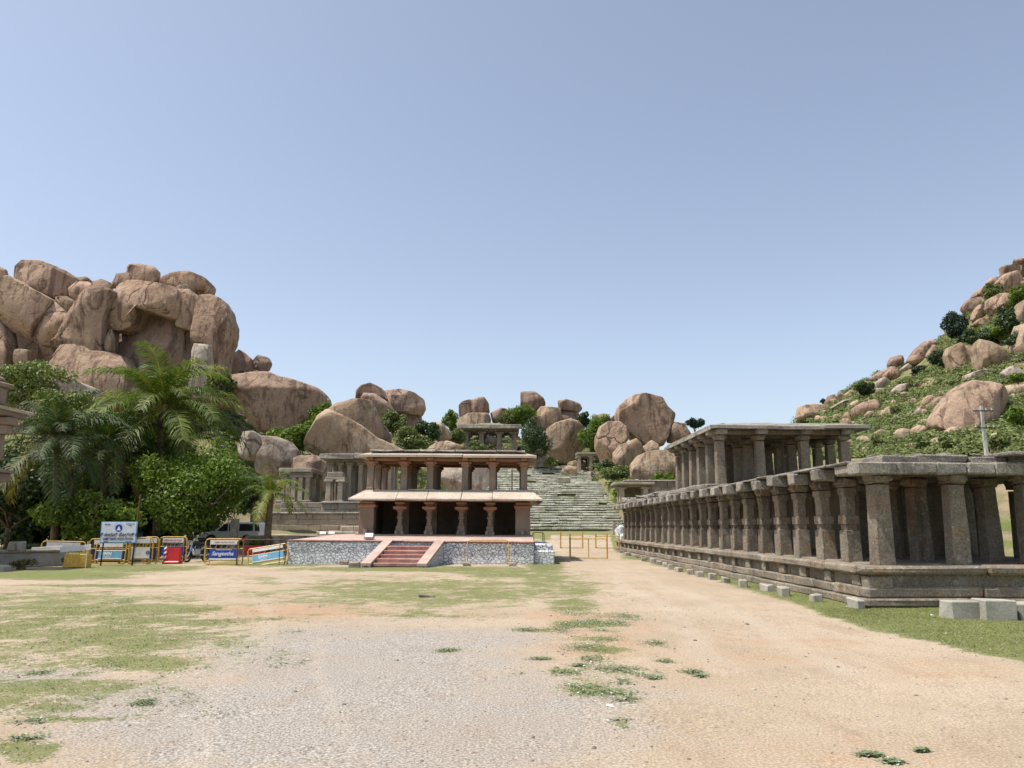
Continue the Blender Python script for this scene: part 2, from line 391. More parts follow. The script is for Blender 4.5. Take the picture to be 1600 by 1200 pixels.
nf = t.noise(p, 9, 6, .75); nm = t.noise(p, 1.1, 6, .65); nl = t.noise(p, .28, 4, .6); nff = t.noise(p, 45, 4, .7)
sand = t.mix(t.mr(nl, .35, .65), (.375, .30, .212), (.435, .353, .258))
sand = t.mix(t.mr(nm, .45, .7, 0, .5), sand, (.44, .365, .28))
sand = t.mix(t.mr(t.noise(t.map(p, (1.6, .25, 1)), 1., 5, .7), .52, .7, 0, .35), sand, (.29, .21, .145))
om = t.mr(t.math('ADD', t.math('ADD', aO, t.math('MULTIPLY', t.math('SUBTRACT', nm, .5), 1.9)), t.math('MULTIPLY', t.math('SUBTRACT', nf, .5), .7)), .35, .95, 0, .85)
sand = t.mix(om, sand, t.mix(t.mr(nf, .3, .7), (.36, .235, .145), (.43, .305, .20)))
vm = t.mr(t.math('ADD', t.math('ADD', aV, t.math('MULTIPLY', t.math('SUBTRACT', nm, .5), 1.3)), t.math('MULTIPLY', t.math('SUBTRACT', nf, .5), .6)), .25, .95)
grav = t.mix(t.mr(nff, .32, .68), (.235, .212, .185), (.43, .395, .35)); grav = t.mix(t.mr(nl, .42, .62, 0, .5), grav, (.34, .29, .23))
c = t.mix(vm, sand, grav)
aT = t.n('ShaderNodeAttribute', attribute_name='track').outputs['Fac']
c = t.mix(t.mr(t.math('ADD', aT, t.math('MULTIPLY', t.math('SUBTRACT', nm, .5), 1.2)), .4, 1.2, 0, .3), c, (.47, .415, .345))
c = t.mix(t.mr(t.noise(t.map(p, (1., .5, 1.)), 2.1, 7, .75), .5, .68, 0, .3), c, (.27, .20, .14))
gs = t.math('ADD', t.math('ADD', aG, t.math('MULTIPLY', t.math('SUBTRACT', nf, .5), 1.3)), t.math('MULTIPLY', t.math('SUBTRACT', t.noise(p, 2.6, 8, .78), .5), 1.5))
gs = t.math('ADD', gs, t.math('MULTIPLY', t.math('SUBTRACT', t.noise(p, 28, 4, .7), .5), .9))
gm = t.mr(gs, .46, .66, 0, .85)
gc = t.mix(t.mr(nf, .3, .7), (.10, .13, .035), (.185, .205, .075)); gc = t.mix(t.mr(t.noise(p, 1.9, 7, .75), .45, .66, 0, .65), gc, (.225, .21, .11))
lush = t.mr(aG, .9, 1.3, 0, .7); gc = t.mix(lush, gc, (.12, .16, .035))
c = t.mix(gm, c, gc)
hs = t.mix(t.mr(t.noise(p, .22, 6, .7), .42, .6), (.27, .21, .14), (.13, .15, .05)); hs = t.mix(t.mr(nm, .4, .65, 0, .5), hs, (.11, .13, .04))
c = t.mix(aH, c, hs)
c = t.mix(.5, c, t.mix(t.mr(nff, .25, .75), (.1, .09, .08), (.9, .88, .85)), 'OVERLAY')
c = t.mix(t.mr(t.vor(p, 14.), .03, .10, .55, 0), c, (.50, .46, .40))
c = t.mix(t.mr(t.vor(t.map(p, (1, .8, 1)), 6.5), .02, .07, .5, 0), c, (.22, .17, .13))
b = t.bump(nf, .45, .06); b = t.bump(nff, .7, .015, b)
M['ground'] = t.fin(c, .97, b, .1)
gnd = npmesh('ground', V, F, M['ground'], smooth=True); tag(gnd, kind='structure')
at = gnd.data.attributes.new('cover', 'FLOAT_VECTOR', 'POINT'); at.data.foreach_set('vector', np.stack([g, v, o_], -1).astype(np.float32).ravel())
tr = np.zeros(X.shape)
for (x0_, y0_), (x1_, y1_), w_ in (((-1.6, 2.6), (-3.4, 11.), .12), ((-.3, 2.6), (-2.6, 11.5), .12), ((-3.4, 11.), (-6.5, 20.), .2), ((2.6, 9.), (3.6, 30.), .25), ((3.9, 9.), (4.6, 30.), .25)):
    L2 = (x1_-x0_)**2+(y1_-y0_)**2; tt = np.clip(((X-x0_)*(x1_-x0_)+(Y-y0_)*(y1_-y0_))/L2, 0, 1); dd = np.hypot(X-x0_-tt*(x1_-x0_)-.2*np.sin(Y*.5), Y-y0_-tt*(y1_-y0_)); tr = np.maximum(tr, np.clip(1.3-dd/w_*.7, 0, 1))
at = gnd.data.attributes.new('track', 'FLOAT', 'POINT'); at.data.foreach_set('value', tr.astype(np.float32).ravel())
at = gnd.data.attributes.new('hill', 'FLOAT', 'POINT'); at.data.foreach_set('value', hillm.astype(np.float32).ravel())
# ------------------------------------------------------------ boulders
ICO = {}
for s_ in (3, 4, 5):
    bm = bmesh.new(); bmesh.ops.create_icosphere(bm, subdivisions=s_, radius=1.)
    ICO[s_] = (np.array([v.co[:] for v in bm.verts]), np.array([[v.index for v in f.verts] for f in bm.faces])); bm.free()
def boulder(label, pts, D=None, group=None, mat='rock', th=.85, sub=4, seed=None, facets=5, rough=1., dz=0., tf=(0, 0, 1), sink=0.):
    ox, oy, k = tf; P = [(ox+x/k, oy+y/k) for x, y in pts]
    pxm = sum(q[0] for q in P)/len(P); pyb = max(q[1] for q in P); pyt = min(q[1] for q in P)
    if D is None:
        D = hit(pxm, pyb-.12*(pyb-pyt))
        if D is None: D = float(np.interp(pxm, TA, T1))
        D += dz
    Q = np.array([[W(a, b, D).x, W(a, b, D).z] for a, b in P])
    xa, za = Q[:, 0], Q[:, 1]; xb, zb = np.roll(xa, -1), np.roll(za, -1); cr = xa*zb-xb*za; A = cr.sum()/2
    cx, cz = ((xa+xb)*cr).sum()/(6*A), ((za+zb)*cr).sum()/(6*A)
    n = 240; R = np.zeros(n)
    for i in range(n):
        w = 2*PI*i/n-PI; dx, dz_ = math.cos(w), math.sin(w); best = 0.
        for j in range(len(Q)):
            x1, z1 = Q[j][0]-cx, Q[j][1]-cz; q = Q[(j+1) % len(Q)]; x2, z2 = q[0]-cx, q[1]-cz
            den = dx*(z2-z1)-dz_*(x2-x1)
            if abs(den) < 1e-9: continue
            tt = (x1*(z2-z1)-z1*(x2-x1))/den; s = (x1*dz_-z1*dx)/den
            if tt > 0 and -1e-6 <= s <= 1+1e-6: best = max(best, tt)
        R[i] = best if best > 0 else R[i-1]
    ker = np.array([0, 1, 3, 1, 0.])/5; R = sum(np.roll(R, k_-2)*ker[k_] for k_ in range(5))*1.035
    Vd, F = ICO[sub]; rs = np.random.default_rng(seed if seed is not None else abs(hash(label)) % 9999 if False else sum(map(ord, label)))
    y = Vd[:, 1]; phi = np.arctan2(Vd[:, 2], Vd[:, 0]); e = rs.uniform(6, 10.) if group == gL else rs.uniform(3.2, 6.)
    rho = (1-np.abs(y)**e)**(1/e)
    rr = np.interp((phi+PI)/(2*PI)*n, np.arange(n+1), np.append(R, R[0]))
    wd = (Q[:, 0].max()-Q[:, 0].min()); ht = (Q[:, 1].max()-Q[:, 1].min()); T = th*math.sqrt(wd*ht)/2
    p = np.stack([rr*rho*np.cos(phi), y*T, rr*rho*np.sin(phi)], -1)
    # low lumps keep the outline, break the symmetry front to back
    s0 = math.sqrt(wd*ht)
    p[:, 1] += T*.22*np.sin(p[:, 0]*2.6/s0+rs.uniform(0, 6))*np.cos(p[:, 2]*3.1/s0+rs.uniform(0, 6))*(1-rho*.3)
    sil = np.abs(y) < .12
    for _ in range(facets+4):
        nv = rs.normal(size=3); nv[1] = -abs(nv[1])*1.1-(1.5 if group == gL else .55)
        if _ > (facets+4)*.75: nv[1] *= -1
        nv /= np.linalg.norm(nv); d = p@nv; dm = max((p[sil]@nv).max()*rs.uniform(.95, 1.04), d.max()*rs.uniform(.66, .88))
        ex = d-dm; sh = np.where(ex > 0, ex*.985, 0); p -= sh[:, None]*nv
    sd = rs.uniform(0, 100)
    nz = np.array([mn.fractal(Vector((a[0]/s0*2.2+sd, a[1]/s0*2.2, a[2]/s0*2.2)), .8, 2., 2 if sub == 3 else 4) for a in p])
    nr = p/np.maximum(np.linalg.norm(p, axis=1), 1e-6)[:, None]
    amp = .024*s0*rough; damp = np.where(np.abs(y) < .5, .45, 1.)
    p += nr*(nz*amp*damp)[:, None]
    o = npmesh('boulder', p, F, M[mat], smooth=True); o.location = (cx, D+sink, cz)
    return tag(o, label, 'boulder', group)
Z1 = (0, 380, 4.); Z3 = (340, 540, 4.4444); Z4 = (660, 580, 4.); Z8 = (1200, 390, 3.6375)
gL = 'boulders of the left cliff'; gN = 'boulders between the cliff and the temple'; gM = 'boulders heaped above the stairway'; gR = 'boulders on the right hillside'
def BS(tf, group, lst):
    for it in lst:
        kw = dict(it[2]) if len(it) > 2 else {}
        kw.setdefault('group', group)
        kw.setdefault('th', .7 if group == gL else .85); boulder(it[0], it[1], tf=tf, **kw)
BS(Z1, gL, [
 ('rounded brown boulder at the far upper left, peeping from behind a larger one', [(108,230),(115,150),(160,118),(260,116),(370,155),(320,230),(200,260)], dict(D=92)),
 ('smooth egg-shaped boulder on the top left of the cliff', [(130,220),(160,175),(230,150),(330,158),(420,180),(475,215),(488,240),(442,290),(437,338),(362,364),(260,318),(170,272)], dict(D=87, sub=5, facets=3)),
 ('huge slanting slab at the left edge of the photo over a dark cave', [(-160,340),(0,320),(60,260),(120,236),(170,272),(260,320),(350,372),(320,430),(258,510),(200,605),(100,560),(0,490),(-160,400)], dict(D=84, sub=5, facets=4)),
 ('wedge-shaped block under a straight crack beside the huge left slab', [(350,372),(445,455),(455,500),(405,580),(330,640),(260,635),(203,604),(258,510),(320,425)], dict(D=84, sub=5)),
 ('brown block between the egg-shaped boulder and the upright cliff pillar', [(438,290),(490,242),(560,248),(640,290),(560,345),(518,385),(438,335)], dict(D=86)),
 ('small orange stained wedge pinched in the middle of the cliff', [(365,350),(430,340),(515,390),(455,472),(372,385)], dict(D=84.5, mat='rockt')),
 ('tall leaning pillar of rock in the middle of the cliff', [(555,345),(640,300),(740,318),(747,345),(720,400),(700,470),(680,540),(665,700),(560,710),(400,660),(330,642),(400,580),(452,490),(512,395)], dict(D=83, sub=5, facets=4)),
 ('broad foot of the cliff with a curved hollow', [(400,650),(520,640),(600,690),(680,690),(780,715),(830,800),(800,1000),(620,1080),(450,1060),(290,1060),(330,800),(370,700)], dict(D=82.5, sub=5, facets=6)),
 ('massive square-topped block that caps the right half of the cliff', [(775,265),(820,245),(880,245),(1000,270),(1110,290),(1137,350),(1127,430),(1105,485),(1000,455),(870,418),(860,520),(770,552),(700,535),(688,485),(720,400),(748,310)], dict(D=84, sub=5, facets=3, th=.6)),
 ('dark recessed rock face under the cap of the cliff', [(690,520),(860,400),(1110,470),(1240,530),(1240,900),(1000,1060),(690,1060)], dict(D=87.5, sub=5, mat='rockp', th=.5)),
 ('brown block between the square-topped block and the rounded cliff end', [(1110,290),(1200,305),(1258,350),(1250,450),(1235,560),(1112,525),(1130,400)], dict(D=84.5, sub=5, facets=3)),
 ('tall rounded right end of the cliff', [(1252,350),(1330,338),(1400,368),(1440,430),(1463,520),(1450,620),(1410,720),(1400,900),(1330,900),(1330,650),(1235,640),(1235,540),(1250,420)], dict(D=84.5, sub=5, facets=3)),
 ('pale upright slab behind the big palm at the cliff foot', [(1215,640),(1335,640),(1340,1000),(1200,1000)], dict(D=83, mat='rockg')),
 ('orange-faced splinter of rock standing in the cliff recess', [(668,540),(705,535),(710,690),(660,690)], dict(D=82.5, sub=3, mat='rockt')),
 ('chunky angular boulder crowning the cliff', [(810,150),(870,128),(960,145),(994,180),(990,230),(950,262),(860,250),(795,205)], dict(D=88)),
 ('low boulder leaning against the left of the crowning one', [(708,245),(740,200),(800,185),(865,235),(800,280),(708,280)], dict(D=87)),
 ('wide flat boulder on the right top of the cliff', [(1000,225),(1100,193),(1200,193),(1290,228),(1337,270),(1318,335),(1180,318),(1090,280),(1000,260)], dict(D=88, facets=3)),
 ('thin pale flake lying under the wide flat boulder', [(1090,268),(1170,258),(1185,282),(1130,292)], dict(D=85.5, sub=3, mat='rockg')),
 ('small dark boulder right of the egg-shaped boulder on the skyline', [(478,215),(540,208),(577,240),(560,262),(488,258)], dict(D=90, sub=3)),
 ('pair-topped brown boulder on the skyline left of the crowning boulder', [(573,248),(640,227),(705,252),(690,310),(600,300)], dict(D=90)),
 ('rounded boulder cut by the left edge of the photo at the skyline', [(-80,160),(0,146),(25,160),(34,190),(15,222),(-80,225)], dict(D=88)),
 ('dark brown boulder below the skyline one at the left edge', [(-80,240),(0,232),(50,213),(78,238),(40,275),(0,325),(-80,330)], dict(D=87)),
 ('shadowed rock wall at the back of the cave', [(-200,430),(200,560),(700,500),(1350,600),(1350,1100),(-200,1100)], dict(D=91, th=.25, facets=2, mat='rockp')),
 ('rock at the left edge of the cave mouth', [(-120,480),(0,490),(40,560),(75,700),(60,900),(-120,900)], dict(D=82.5)),
 ('small squared block lying in the cave mouth', [(100,662),(182,668),(175,760),(92,760)], dict(D=81.5, sub=3, mat='rockt')),
 ('pale smooth slab just above the left palm', [(150,990),(200,920),(290,890),(440,865),(540,888),(585,920),(590,1080),(300,1150),(150,1100)], dict(D=70, mat='rockg', facets=2)),
])
BS(Z3, gN, [
 ('pointed pale boulder standing on the ridge right of the cliff', [(70,235),(100,140),(145,26),(190,55),(235,95),(241,170),(235,260),(130,270)], dict(D=90, mat='rockp')),
 ('round boulder perched beside the pointed one', [(240,120),(285,68),(345,82),(370,122),(355,168),(312,198),(243,168)], dict(D=91, mat='rockp', facets=4)),
 ('small wedge under the round perched boulder', [(238,163),(318,190),(330,240),(236,240)], dict(D=90.5, sub=3, mat='rockg')),
 ('enormous long brown boulder right of the big palm', [(-60,300),(0,248),(150,232),(290,203),(380,203),(470,238),(570,262),(700,303),(748,350),(760,420),(700,480),(600,540),(520,620),(400,600),(320,600),(230,500),(130,440),(-60,420)], dict(D=80, sub=5, facets=5, seed=11)),
 ('knob at the right end of the enormous long boulder', [(715,350),(775,368),(790,440),(740,490),(700,450)], dict(D=80, sub=3)),
 ('grey boulder in the shade behind the big palm', [(180,600),(260,598),(350,662),(315,745),(270,800),(190,790),(140,700)], dict(D=66, mat='rockg')),
 ('big pale rounded boulder above the small palm', [(308,632),(420,638),(500,668),(548,730),(552,800),(520,862),(480,890),(400,910),(270,880),(260,820),(315,740),(345,670)], dict(D=66, sub=5, mat='rockg')),
 ('boulder with a sunlit top left of the grey gallery', [(548,790),(600,770),(690,767),(760,830),(748,900),(742,1000),(680,1018),(620,975),(555,910),(535,840)], dict(D=66, sub=5, mat='rock', facets=6)),
 ('great tan boulder with a sharp ridge behind the temple roof', [(630,700),(658,620),(725,505),(795,462),(900,500),(1000,560),(1100,640),(1300,727),(1290,800),(960,800),(740,785),(655,735)], dict(D=72, sub=5, mat='rockt', facets=3)),
 ('rounded tan boulder leaning on the back of the great ridged one', [(760,480),(850,412),(960,385),(1057,380),(1088,440),(1127,520),(1142,600),(1110,660),(900,600)], dict(D=74, sub=5, mat='rockt', facets=4)),
 ('smooth pink cap boulder on the middle skyline', [(970,385),(975,320),(1010,280),(1070,266),(1140,298),(1200,365),(1207,415),(1100,380),(1020,360)], dict(D=105, mat='rockp', facets=2)),
 ('smooth sloping boulder under the pink cap boulder', [(985,400),(1020,333),(1100,340),(1200,405),(1245,480),(1245,555),(1160,540),(1110,520),(1040,460)], dict(D=103, mat='rockp', facets=2)),
 ('rounded overhanging boulder at the right of the pink skyline pair', [(1160,312),(1270,308),(1370,338),(1430,378),(1442,440),(1417,482),(1350,477),(1250,467),(1205,410),(1180,350)], dict(D=105, sub=5, mat='rockp')),
 ('squared pedestal block under the overhanging boulder', [(1243,462),(1350,470),(1412,482),(1420,600),(1238,600)], dict(D=106, mat='rockp')),
 ('small rounded boulder squeezed right of the tan ridge', [(1118,528),(1170,565),(1200,620),(1205,680),(1130,640)], dict(D=88, mat='rockp')),
 ('tan boulder on the ridge just right of the scrub', [(1462,560),(1500,535),(1560,540),(1600,580),(1630,640),(1580,660),(1480,640)], dict(D=118, mat='rockt')),
 ('low domed boulder behind the temple roof edge', [(1450,750),(1470,705),(1520,675),(1600,662),(1680,690),(1690,760)], dict(D=92, mat='rockt')),
])
BS(Z4, gM, [
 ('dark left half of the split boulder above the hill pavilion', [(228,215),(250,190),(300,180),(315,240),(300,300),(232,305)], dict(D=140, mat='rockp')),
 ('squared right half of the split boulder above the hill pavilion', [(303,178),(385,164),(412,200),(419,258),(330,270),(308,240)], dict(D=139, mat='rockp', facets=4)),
 ('broad rounded boulder carrying the split pair', [(205,380),(222,300),(290,266),(410,263),(425,300),(420,380),(215,400)], dict(D=138, mat='rockt', facets=3)),
 ('jumbled boulder right of the broad rounded one', [(425,262),(490,230),(527,240),(515,310),(440,325)], dict(D=139, sub=3, mat='rockp')),
 ('pointed tan boulder set in the green bush on the ridge', [(533,292),(590,263),(643,290),(635,345),(560,350)], dict(D=133, sub=3, mat='rockt')),
 ('tall smooth boulder standing highest above the stairway', [(615,130),(700,127),(750,165),(769,205),(750,236),(700,252),(615,224)], dict(D=138, mat='rockp', facets=3)),
 ('broad tan boulder under the highest one', [(690,330),(690,290),(740,222),(860,233),(875,310),(840,370),(710,370)], dict(D=134, mat='rockt')),
 ('flat lozenge boulder balanced on the skyline right of the highest one', [(848,186),(900,178),(985,203),(999,235),(975,260),(850,242)], dict(D=136, mat='rockp', facets=3)),
 ('squat boulder under the balanced lozenge', [(868,248),(965,248),(990,290),(975,340),(870,340)], dict(D=136, mat='rockp')),
 ('half hidden boulder left of the broad tan one', [(600,240),(690,233),(722,260),(700,310),(640,300)], dict(D=137, sub=3, mat='rockt')),
 ('large angular boulder at the head of the stairway', [(735,475),(768,420),(778,370),(830,330),(920,303),(972,320),(1003,360),(993,440),(1006,480),(965,545),(905,588),(820,566),(790,515),(740,508)], dict(D=126, sub=5, mat='rockt', facets=6)),
 ('pale block at the left head of the stairway', [(680,520),(770,507),(792,540),(787,600),(685,600)], dict(D=122, sub=3, mat='rockg')),
 ('small stacked stone at the head of the stairway', [(788,575),(798,552),(822,548),(832,580),(825,612),(798,612)], dict(D=121, sub=3, mat='rockg')),
 ('low tan boulder at the left foot of the ruined pavilion', [(862,640),(880,605),(915,590),(965,600),(968,645)], dict(D=117, sub=3, mat='rockt')),
 ('smooth tan boulder seen through the ruined pavilion', [(905,590),(915,568),(960,558),(1020,560),(1020,630),(930,640)], dict(D=121, sub=3, mat='rockt')),
 ('tan boulder peeping left of the giant overhanging one', [(1050,335),(1070,280),(1130,266),(1178,300),(1165,350),(1060,360)], dict(D=124, mat='rockt')),
 ('tall rounded boulder left of the giant overhanging one', [(1080,420),(1110,350),(1160,318),(1232,323),(1292,370),(1282,430),(1230,490),(1190,600),(1120,560),(1082,480)], dict(D=110, sub=5, mat='rock', facets=3)),
 ('giant overhanging boulder with a split right face', [(1218,270),(1232,220),(1290,168),(1380,148),(1440,162),(1492,173),(1520,228),(1572,270),(1560,312),(1530,372),(1505,462),(1430,450),(1390,455),(1350,475),(1282,375),(1228,325)], dict(D=112, sub=5, mat='rock', facets=5, seed=5)),
 ('pitted angular boulder below the giant one', [(1193,510),(1228,468),(1330,425),(1384,500),(1362,545),(1330,600),(1300,640),(1240,635),(1198,570)], dict(D=103, sub=5, mat='rockt')),
 ('small pyramid boulder wedged under the giant one', [(1368,485),(1430,430),(1478,458),(1475,520),(1400,530)], dict(D=104, sub=3, mat='rockt')),
 ('wide pale boulder behind the far end of the pillared hall', [(1306,580),(1350,530),(1400,508),(1500,498),(1570,508),(1640,560),(1640,720),(1380,715),(1308,665)], dict(D=92, sub=5, mat='rockt', facets=4)),
 ('rounded boulder touching the right side of the giant one', [(1523,345),(1578,316),(1640,330),(1680,400),(1640,460),(1535,445)], dict(D=112, mat='rock')),
 ('dark boulder peeping between the giant one and its left neighbour', [(1176,295),(1215,258),(1235,330),(1190,335)], dict(D=116, sub=3)),
 ('flat stone in the bushes right of the stairway', [(1288,690),(1350,673),(1362,705),(1310,720)], dict(D=90, sub=3, mat='rockg')),
 ('pale boulder among scrub left of the hill pavilion', [(25,510),(60,455),(120,433),(182,468),(195,510)], dict(D=118, mat='rockg')),
 ('brown boulder high in the scrub left of the hill pavilion', [(45,345),(65,322),(105,320),(150,358),(168,405),(100,410)], dict(D=126, mat='rock')),
 ('low tan boulder under the brown one in the scrub', [(75,400),(95,388),(150,398),(185,440),(100,450)], dict(D=122, sub=3, mat='rockt')),
 ('huge smooth pale boulder seen through the upper storey of the temple', [(110,620),(190,520),(330,500),(410,600),(415,700),(380,745),(200,760),(140,720)], dict(D=62, sub=5, mat='rockg', facets=3)),
 ('white boulder beside the stairway behind the hill pavilion', [(380,450),(395,410),(450,400),(470,470),(400,480)], dict(D=138, sub=3, mat='rockg')),
])
BS(Z8, gR, [
 ('long low boulder ending the hill on the skyline above the hall roof', [(165,960),(180,890),(250,880),(350,890),(352,940),(250,975)], dict(mat='rockt')),
 ('small brown boulder left end of the skyline row', [(318,880),(340,845),(345,830),(375,824),(392,850),(340,895)], dict(sub=3, mat='rockp')),
 ('second brown boulder of the skyline row, rounder', [(385,832),(420,810),(437,840),(405,875)], dict(sub=3, mat='rockp')),
 ('third brown boulder of the skyline row, wider', [(430,825),(480,793),(502,830),(440,852)], dict(sub=3, mat='rock')),
 ('pale sloping slab under the skyline row', [(345,905),(420,860),(495,840),(485,865),(400,905)], dict(mat='rockg')),
 ('tilted brown block in the scrub at mid slope', [(478,905),(540,868),(612,849),(642,880),(632,930),(560,972),(488,948)], dict(mat='rock', facets=6)),
 ('long pinkish slab lying on the skyline', [(580,735),(640,690),(702,663),(742,690),(700,720),(610,752)], dict(mat='rockp')),
 ('dark knob on the end of the pinkish slab', [(648,722),(680,690),(712,682),(742,700),(722,742),(680,750)], dict(sub=3, mat='rock')),
 ('pale rounded boulder below the pinkish slab', [(611,757),(650,728),(702,750),(690,785),(620,795)], dict(sub=3, mat='rockg')),
 ('squat boulder under the pale rounded one', [(613,787),(670,790),(668,818),(620,828)], dict(sub=3, mat='rockg')),
 ('white-topped boulder in open scrub', [(703,802),(740,768),(822,760),(805,800),(760,832),(713,832)], dict(mat='rockg', facets=4)),
 ('dark angular boulder alone on the skyline', [(683,650),(700,613),(750,601),(772,625),(755,665),(688,670)], dict(mat='rockp')),
 ('tall leaning boulder on the skyline below the dark tree', [(798,628),(840,570),(890,523),(935,518),(942,545),(907,590),(880,612)], dict(mat='rockp', facets=3)),
 ('upright chip behind the tall leaning boulder', [(903,592),(940,538),(958,560),(952,600),(930,628),(900,612)], dict(sub=3, mat='rock')),
 ('flat base boulder under the leaning one', [(793,640),(805,610),(850,596),(932,622),(928,650),(830,655)], dict(mat='rock')),
 ('pale rubble boulder left of the leaning group', [(738,695),(790,648),(818,665),(775,695)], dict(sub=3, mat='rockg')),
 ('small white boulder isolated on the green slope', [(960,812),(975,803),(1012,803),(1018,830),(975,838)], dict(sub=3, mat='rockg')),
 ('tan boulder tucked behind the left of the largest hill boulder', [(908,925),(930,870),(960,838),(1042,828),(1035,870),(960,930)], dict(mat='rockt', dz=1.)),
 ('upright grey boulder left of the largest hill boulder', [(838,920),(870,888),(900,893),(907,930),(865,965),(843,960)], dict(sub=3, mat='rockg')),
 ('flat stone left of the upright grey boulder', [(768,948),(810,918),(832,938),(792,962)], dict(sub=3, mat='rockg')),
 ('largest boulder of the right hill, behind the utility pole', [(942,1000),(958,940),(1030,850),(1080,788),(1140,752),(1230,762),(1322,808),(1364,860),(1342,920),(1290,975),(1230,1020),(1120,1040),(1000,1045)], dict(sub=5, mat='rock', facets=4, seed=21)),
 ('pale boulder at the right edge beside the largest one', [(1308,797),(1360,773),(1455,768),(1510,800),(1450,835),(1370,855)], dict(mat='rockt')),
 ('pale flat boulder above the largest one', [(1118,715),(1190,688),(1282,678),(1293,745),(1190,735),(1123,755)], dict(mat='rockg')),
 ('cracked pale boulder near the right edge above the flat ones', [(1325,705),(1380,663),(1445,690),(1450,735),(1370,760)], dict(mat='rockg')),
 ('tall rounded pillar boulder under the spreading bush', [(1020,600),(1030,558),(1080,536),(1132,560),(1148,690),(1100,712),(1040,685)], dict(sub=5, mat='rockt', facets=3)),
 ('dark boulder in the cleft between two pillar boulders', [(1110,545),(1185,558),(1195,665),(1150,695)], dict(mat='rockp', dz=1.5)),
 ('second pillar boulder, wider, right of the cleft', [(1183,565),(1198,508),(1260,533),(1322,578),(1382,622),(1362,655),(1260,692),(1198,685)], dict(sub=5, mat='rockt', facets=4)),
 ('upper pale boulder cut by the right edge of the photo', [(1400,410),(1410,318),(1455,288),(1540,298),(1540,425),(1410,425)], dict(mat='rockt')),
 ('tall lower boulder cut by the right edge of the photo', [(1398,565),(1430,428),(1540,428),(1540,645),(1430,645)], dict(mat='rockt')),
 ('narrow boulder right of the dark tree', [(1158,405),(1175,350),(1200,313),(1243,335),(1243,375),(1200,400)], dict(mat='rock')),
 ('low boulder under the narrow one beside the dark tree', [(1158,430),(1200,393),(1262,386),(1285,420),(1245,445)], dict(mat='rock')),
 ('rounded boulder touching the dark tree crown', [(1108,325),(1140,283),(1200,273),(1232,300),(1205,330),(1150,370),(1113,345)], dict(mat='rockp')),
 ('smooth boulder in the upper slope behind the grey-green bush', [(1158,272),(1200,223),(1242,198),(1240,275),(1190,295)], dict(mat='rockp', facets=3)),
 ('big rounded boulder in the middle of the upper heap', [(1245,335),(1258,280),(1320,248),(1402,253),(1408,292),(1392,350),(1270,370)], dict(sub=5, mat='rock', facets=3)),
 ('low skyline boulder at the left of the upper heap', [(1238,195),(1268,163),(1322,153),(1325,200)], dict(mat='rock')),
 ('smooth domed boulder near the top of the heap', [(1305,185),(1350,138),(1402,128),(1432,160),(1414,240),(1380,255),(1335,235)], dict(sub=5, mat='rock', facets=3)),
 ('flat-topped block near the summit', [(1323,100),(1400,83),(1432,85),(1425,128),(1335,153)], dict(mat='rock', facets=6)),
 ('thin summit boulder at the upper right edge', [(1393,55),(1460,48),(1540,60),(1540,82),(1398,80)], dict(mat='rock')),
 ('boulder under the summit block at the right edge', [(1405,195),(1430,163),(1540,163),(1540,235),(1420,228)], dict(mat='rock')),
 ('boulder between the summit pair at the right edge', [(1428,90),(1540,76),(1540,165),(1432,132)], dict(mat='rockp', dz=2.)),
 ('small rounded boulder low on the slope left of the pole', [(598,1045),(640,1020),(688,1035),(680,1065),(625,1072)], dict(sub=3, mat='rockt')),
 ('boulder just showing over the hall roof near the pole', [(960,1150),(975,1125),(1010,1118),(1050,1135),(1060,1165),(1000,1175)], dict(sub=3, mat='rock')),
 ('reddish boulder just showing over the hall roof at left', [(660,1150),(675,1128),(705,1126),(722,1150),(700,1170)], dict(sub=3, mat='rock')),
 ('pale boulder in scrub below the upright grey boulder', [(820,1040),(835,1010),(862,1002),(876,1040),(845,1065)], dict(sub=3, mat='rockg')),
 ('pointed tan stone at the foot of the tilted block', [(425,955),(445,922),(490,935),(510,965),(460,985)], dict(sub=3, mat='rockt')),
 ('low tan stone on the left of the pointed one', [(365,970),(380,935),(420,940),(425,968),(400,980)], dict(sub=3, mat='rockt')),
])
# filler wall of rock behind the heap on the right hill so no gaps of sky show
# loose stones too many to count
def scree():
    Vd, F = ICO[3]; Vs = []; Fs = []; n = 0
    bm = bmesh.new(); bmesh.ops.create_icosphere(bm, subdivisions=2, radius=1.); V0 = np.array([v.co[:] for v in bm.verts]); F0 = np.array([[v.index for v in f.verts] for f in bm.faces]); bm.free()
    k = 0
    while k < 750:
        if rng.random() < .75: px, py = rng.uniform(1230, 1640), rng.uniform(600, 712)
        else: px, py = rng.uniform(660, 1060), rng.uniform(640, 740)
        D = hit(px, py)
        if D is None: continue
        p = W(px, py, D); s = rng.choice([.2, .32, .5, .85], p=[.45, .32, .18, .05])*rng.uniform(.7, 1.3)
        if px < 1100 and 770 < px < 960 and py > 715: continue
        q = V0*rng.uniform(.6, 1.3, 3)*s
        for _ in range(4):
            nv = rng.normal(size=3); nv /= np.linalg.norm(nv); d = q@nv; ex = d-s*.55; q = q-np.where(ex > 0, ex, 0)[:, None]*nv
        Vs.append(q+np.array([p.x, p.y, p.z+s*.35])); Fs.append(F0+n); n += len(V0); k += 1
    o = npmesh('scree', np.concatenate(Vs), np.concatenate(Fs), M['rockt'])
    tag(o, 'small pale stones scattered over the slopes', 'scree', kind='stuff')
scree()
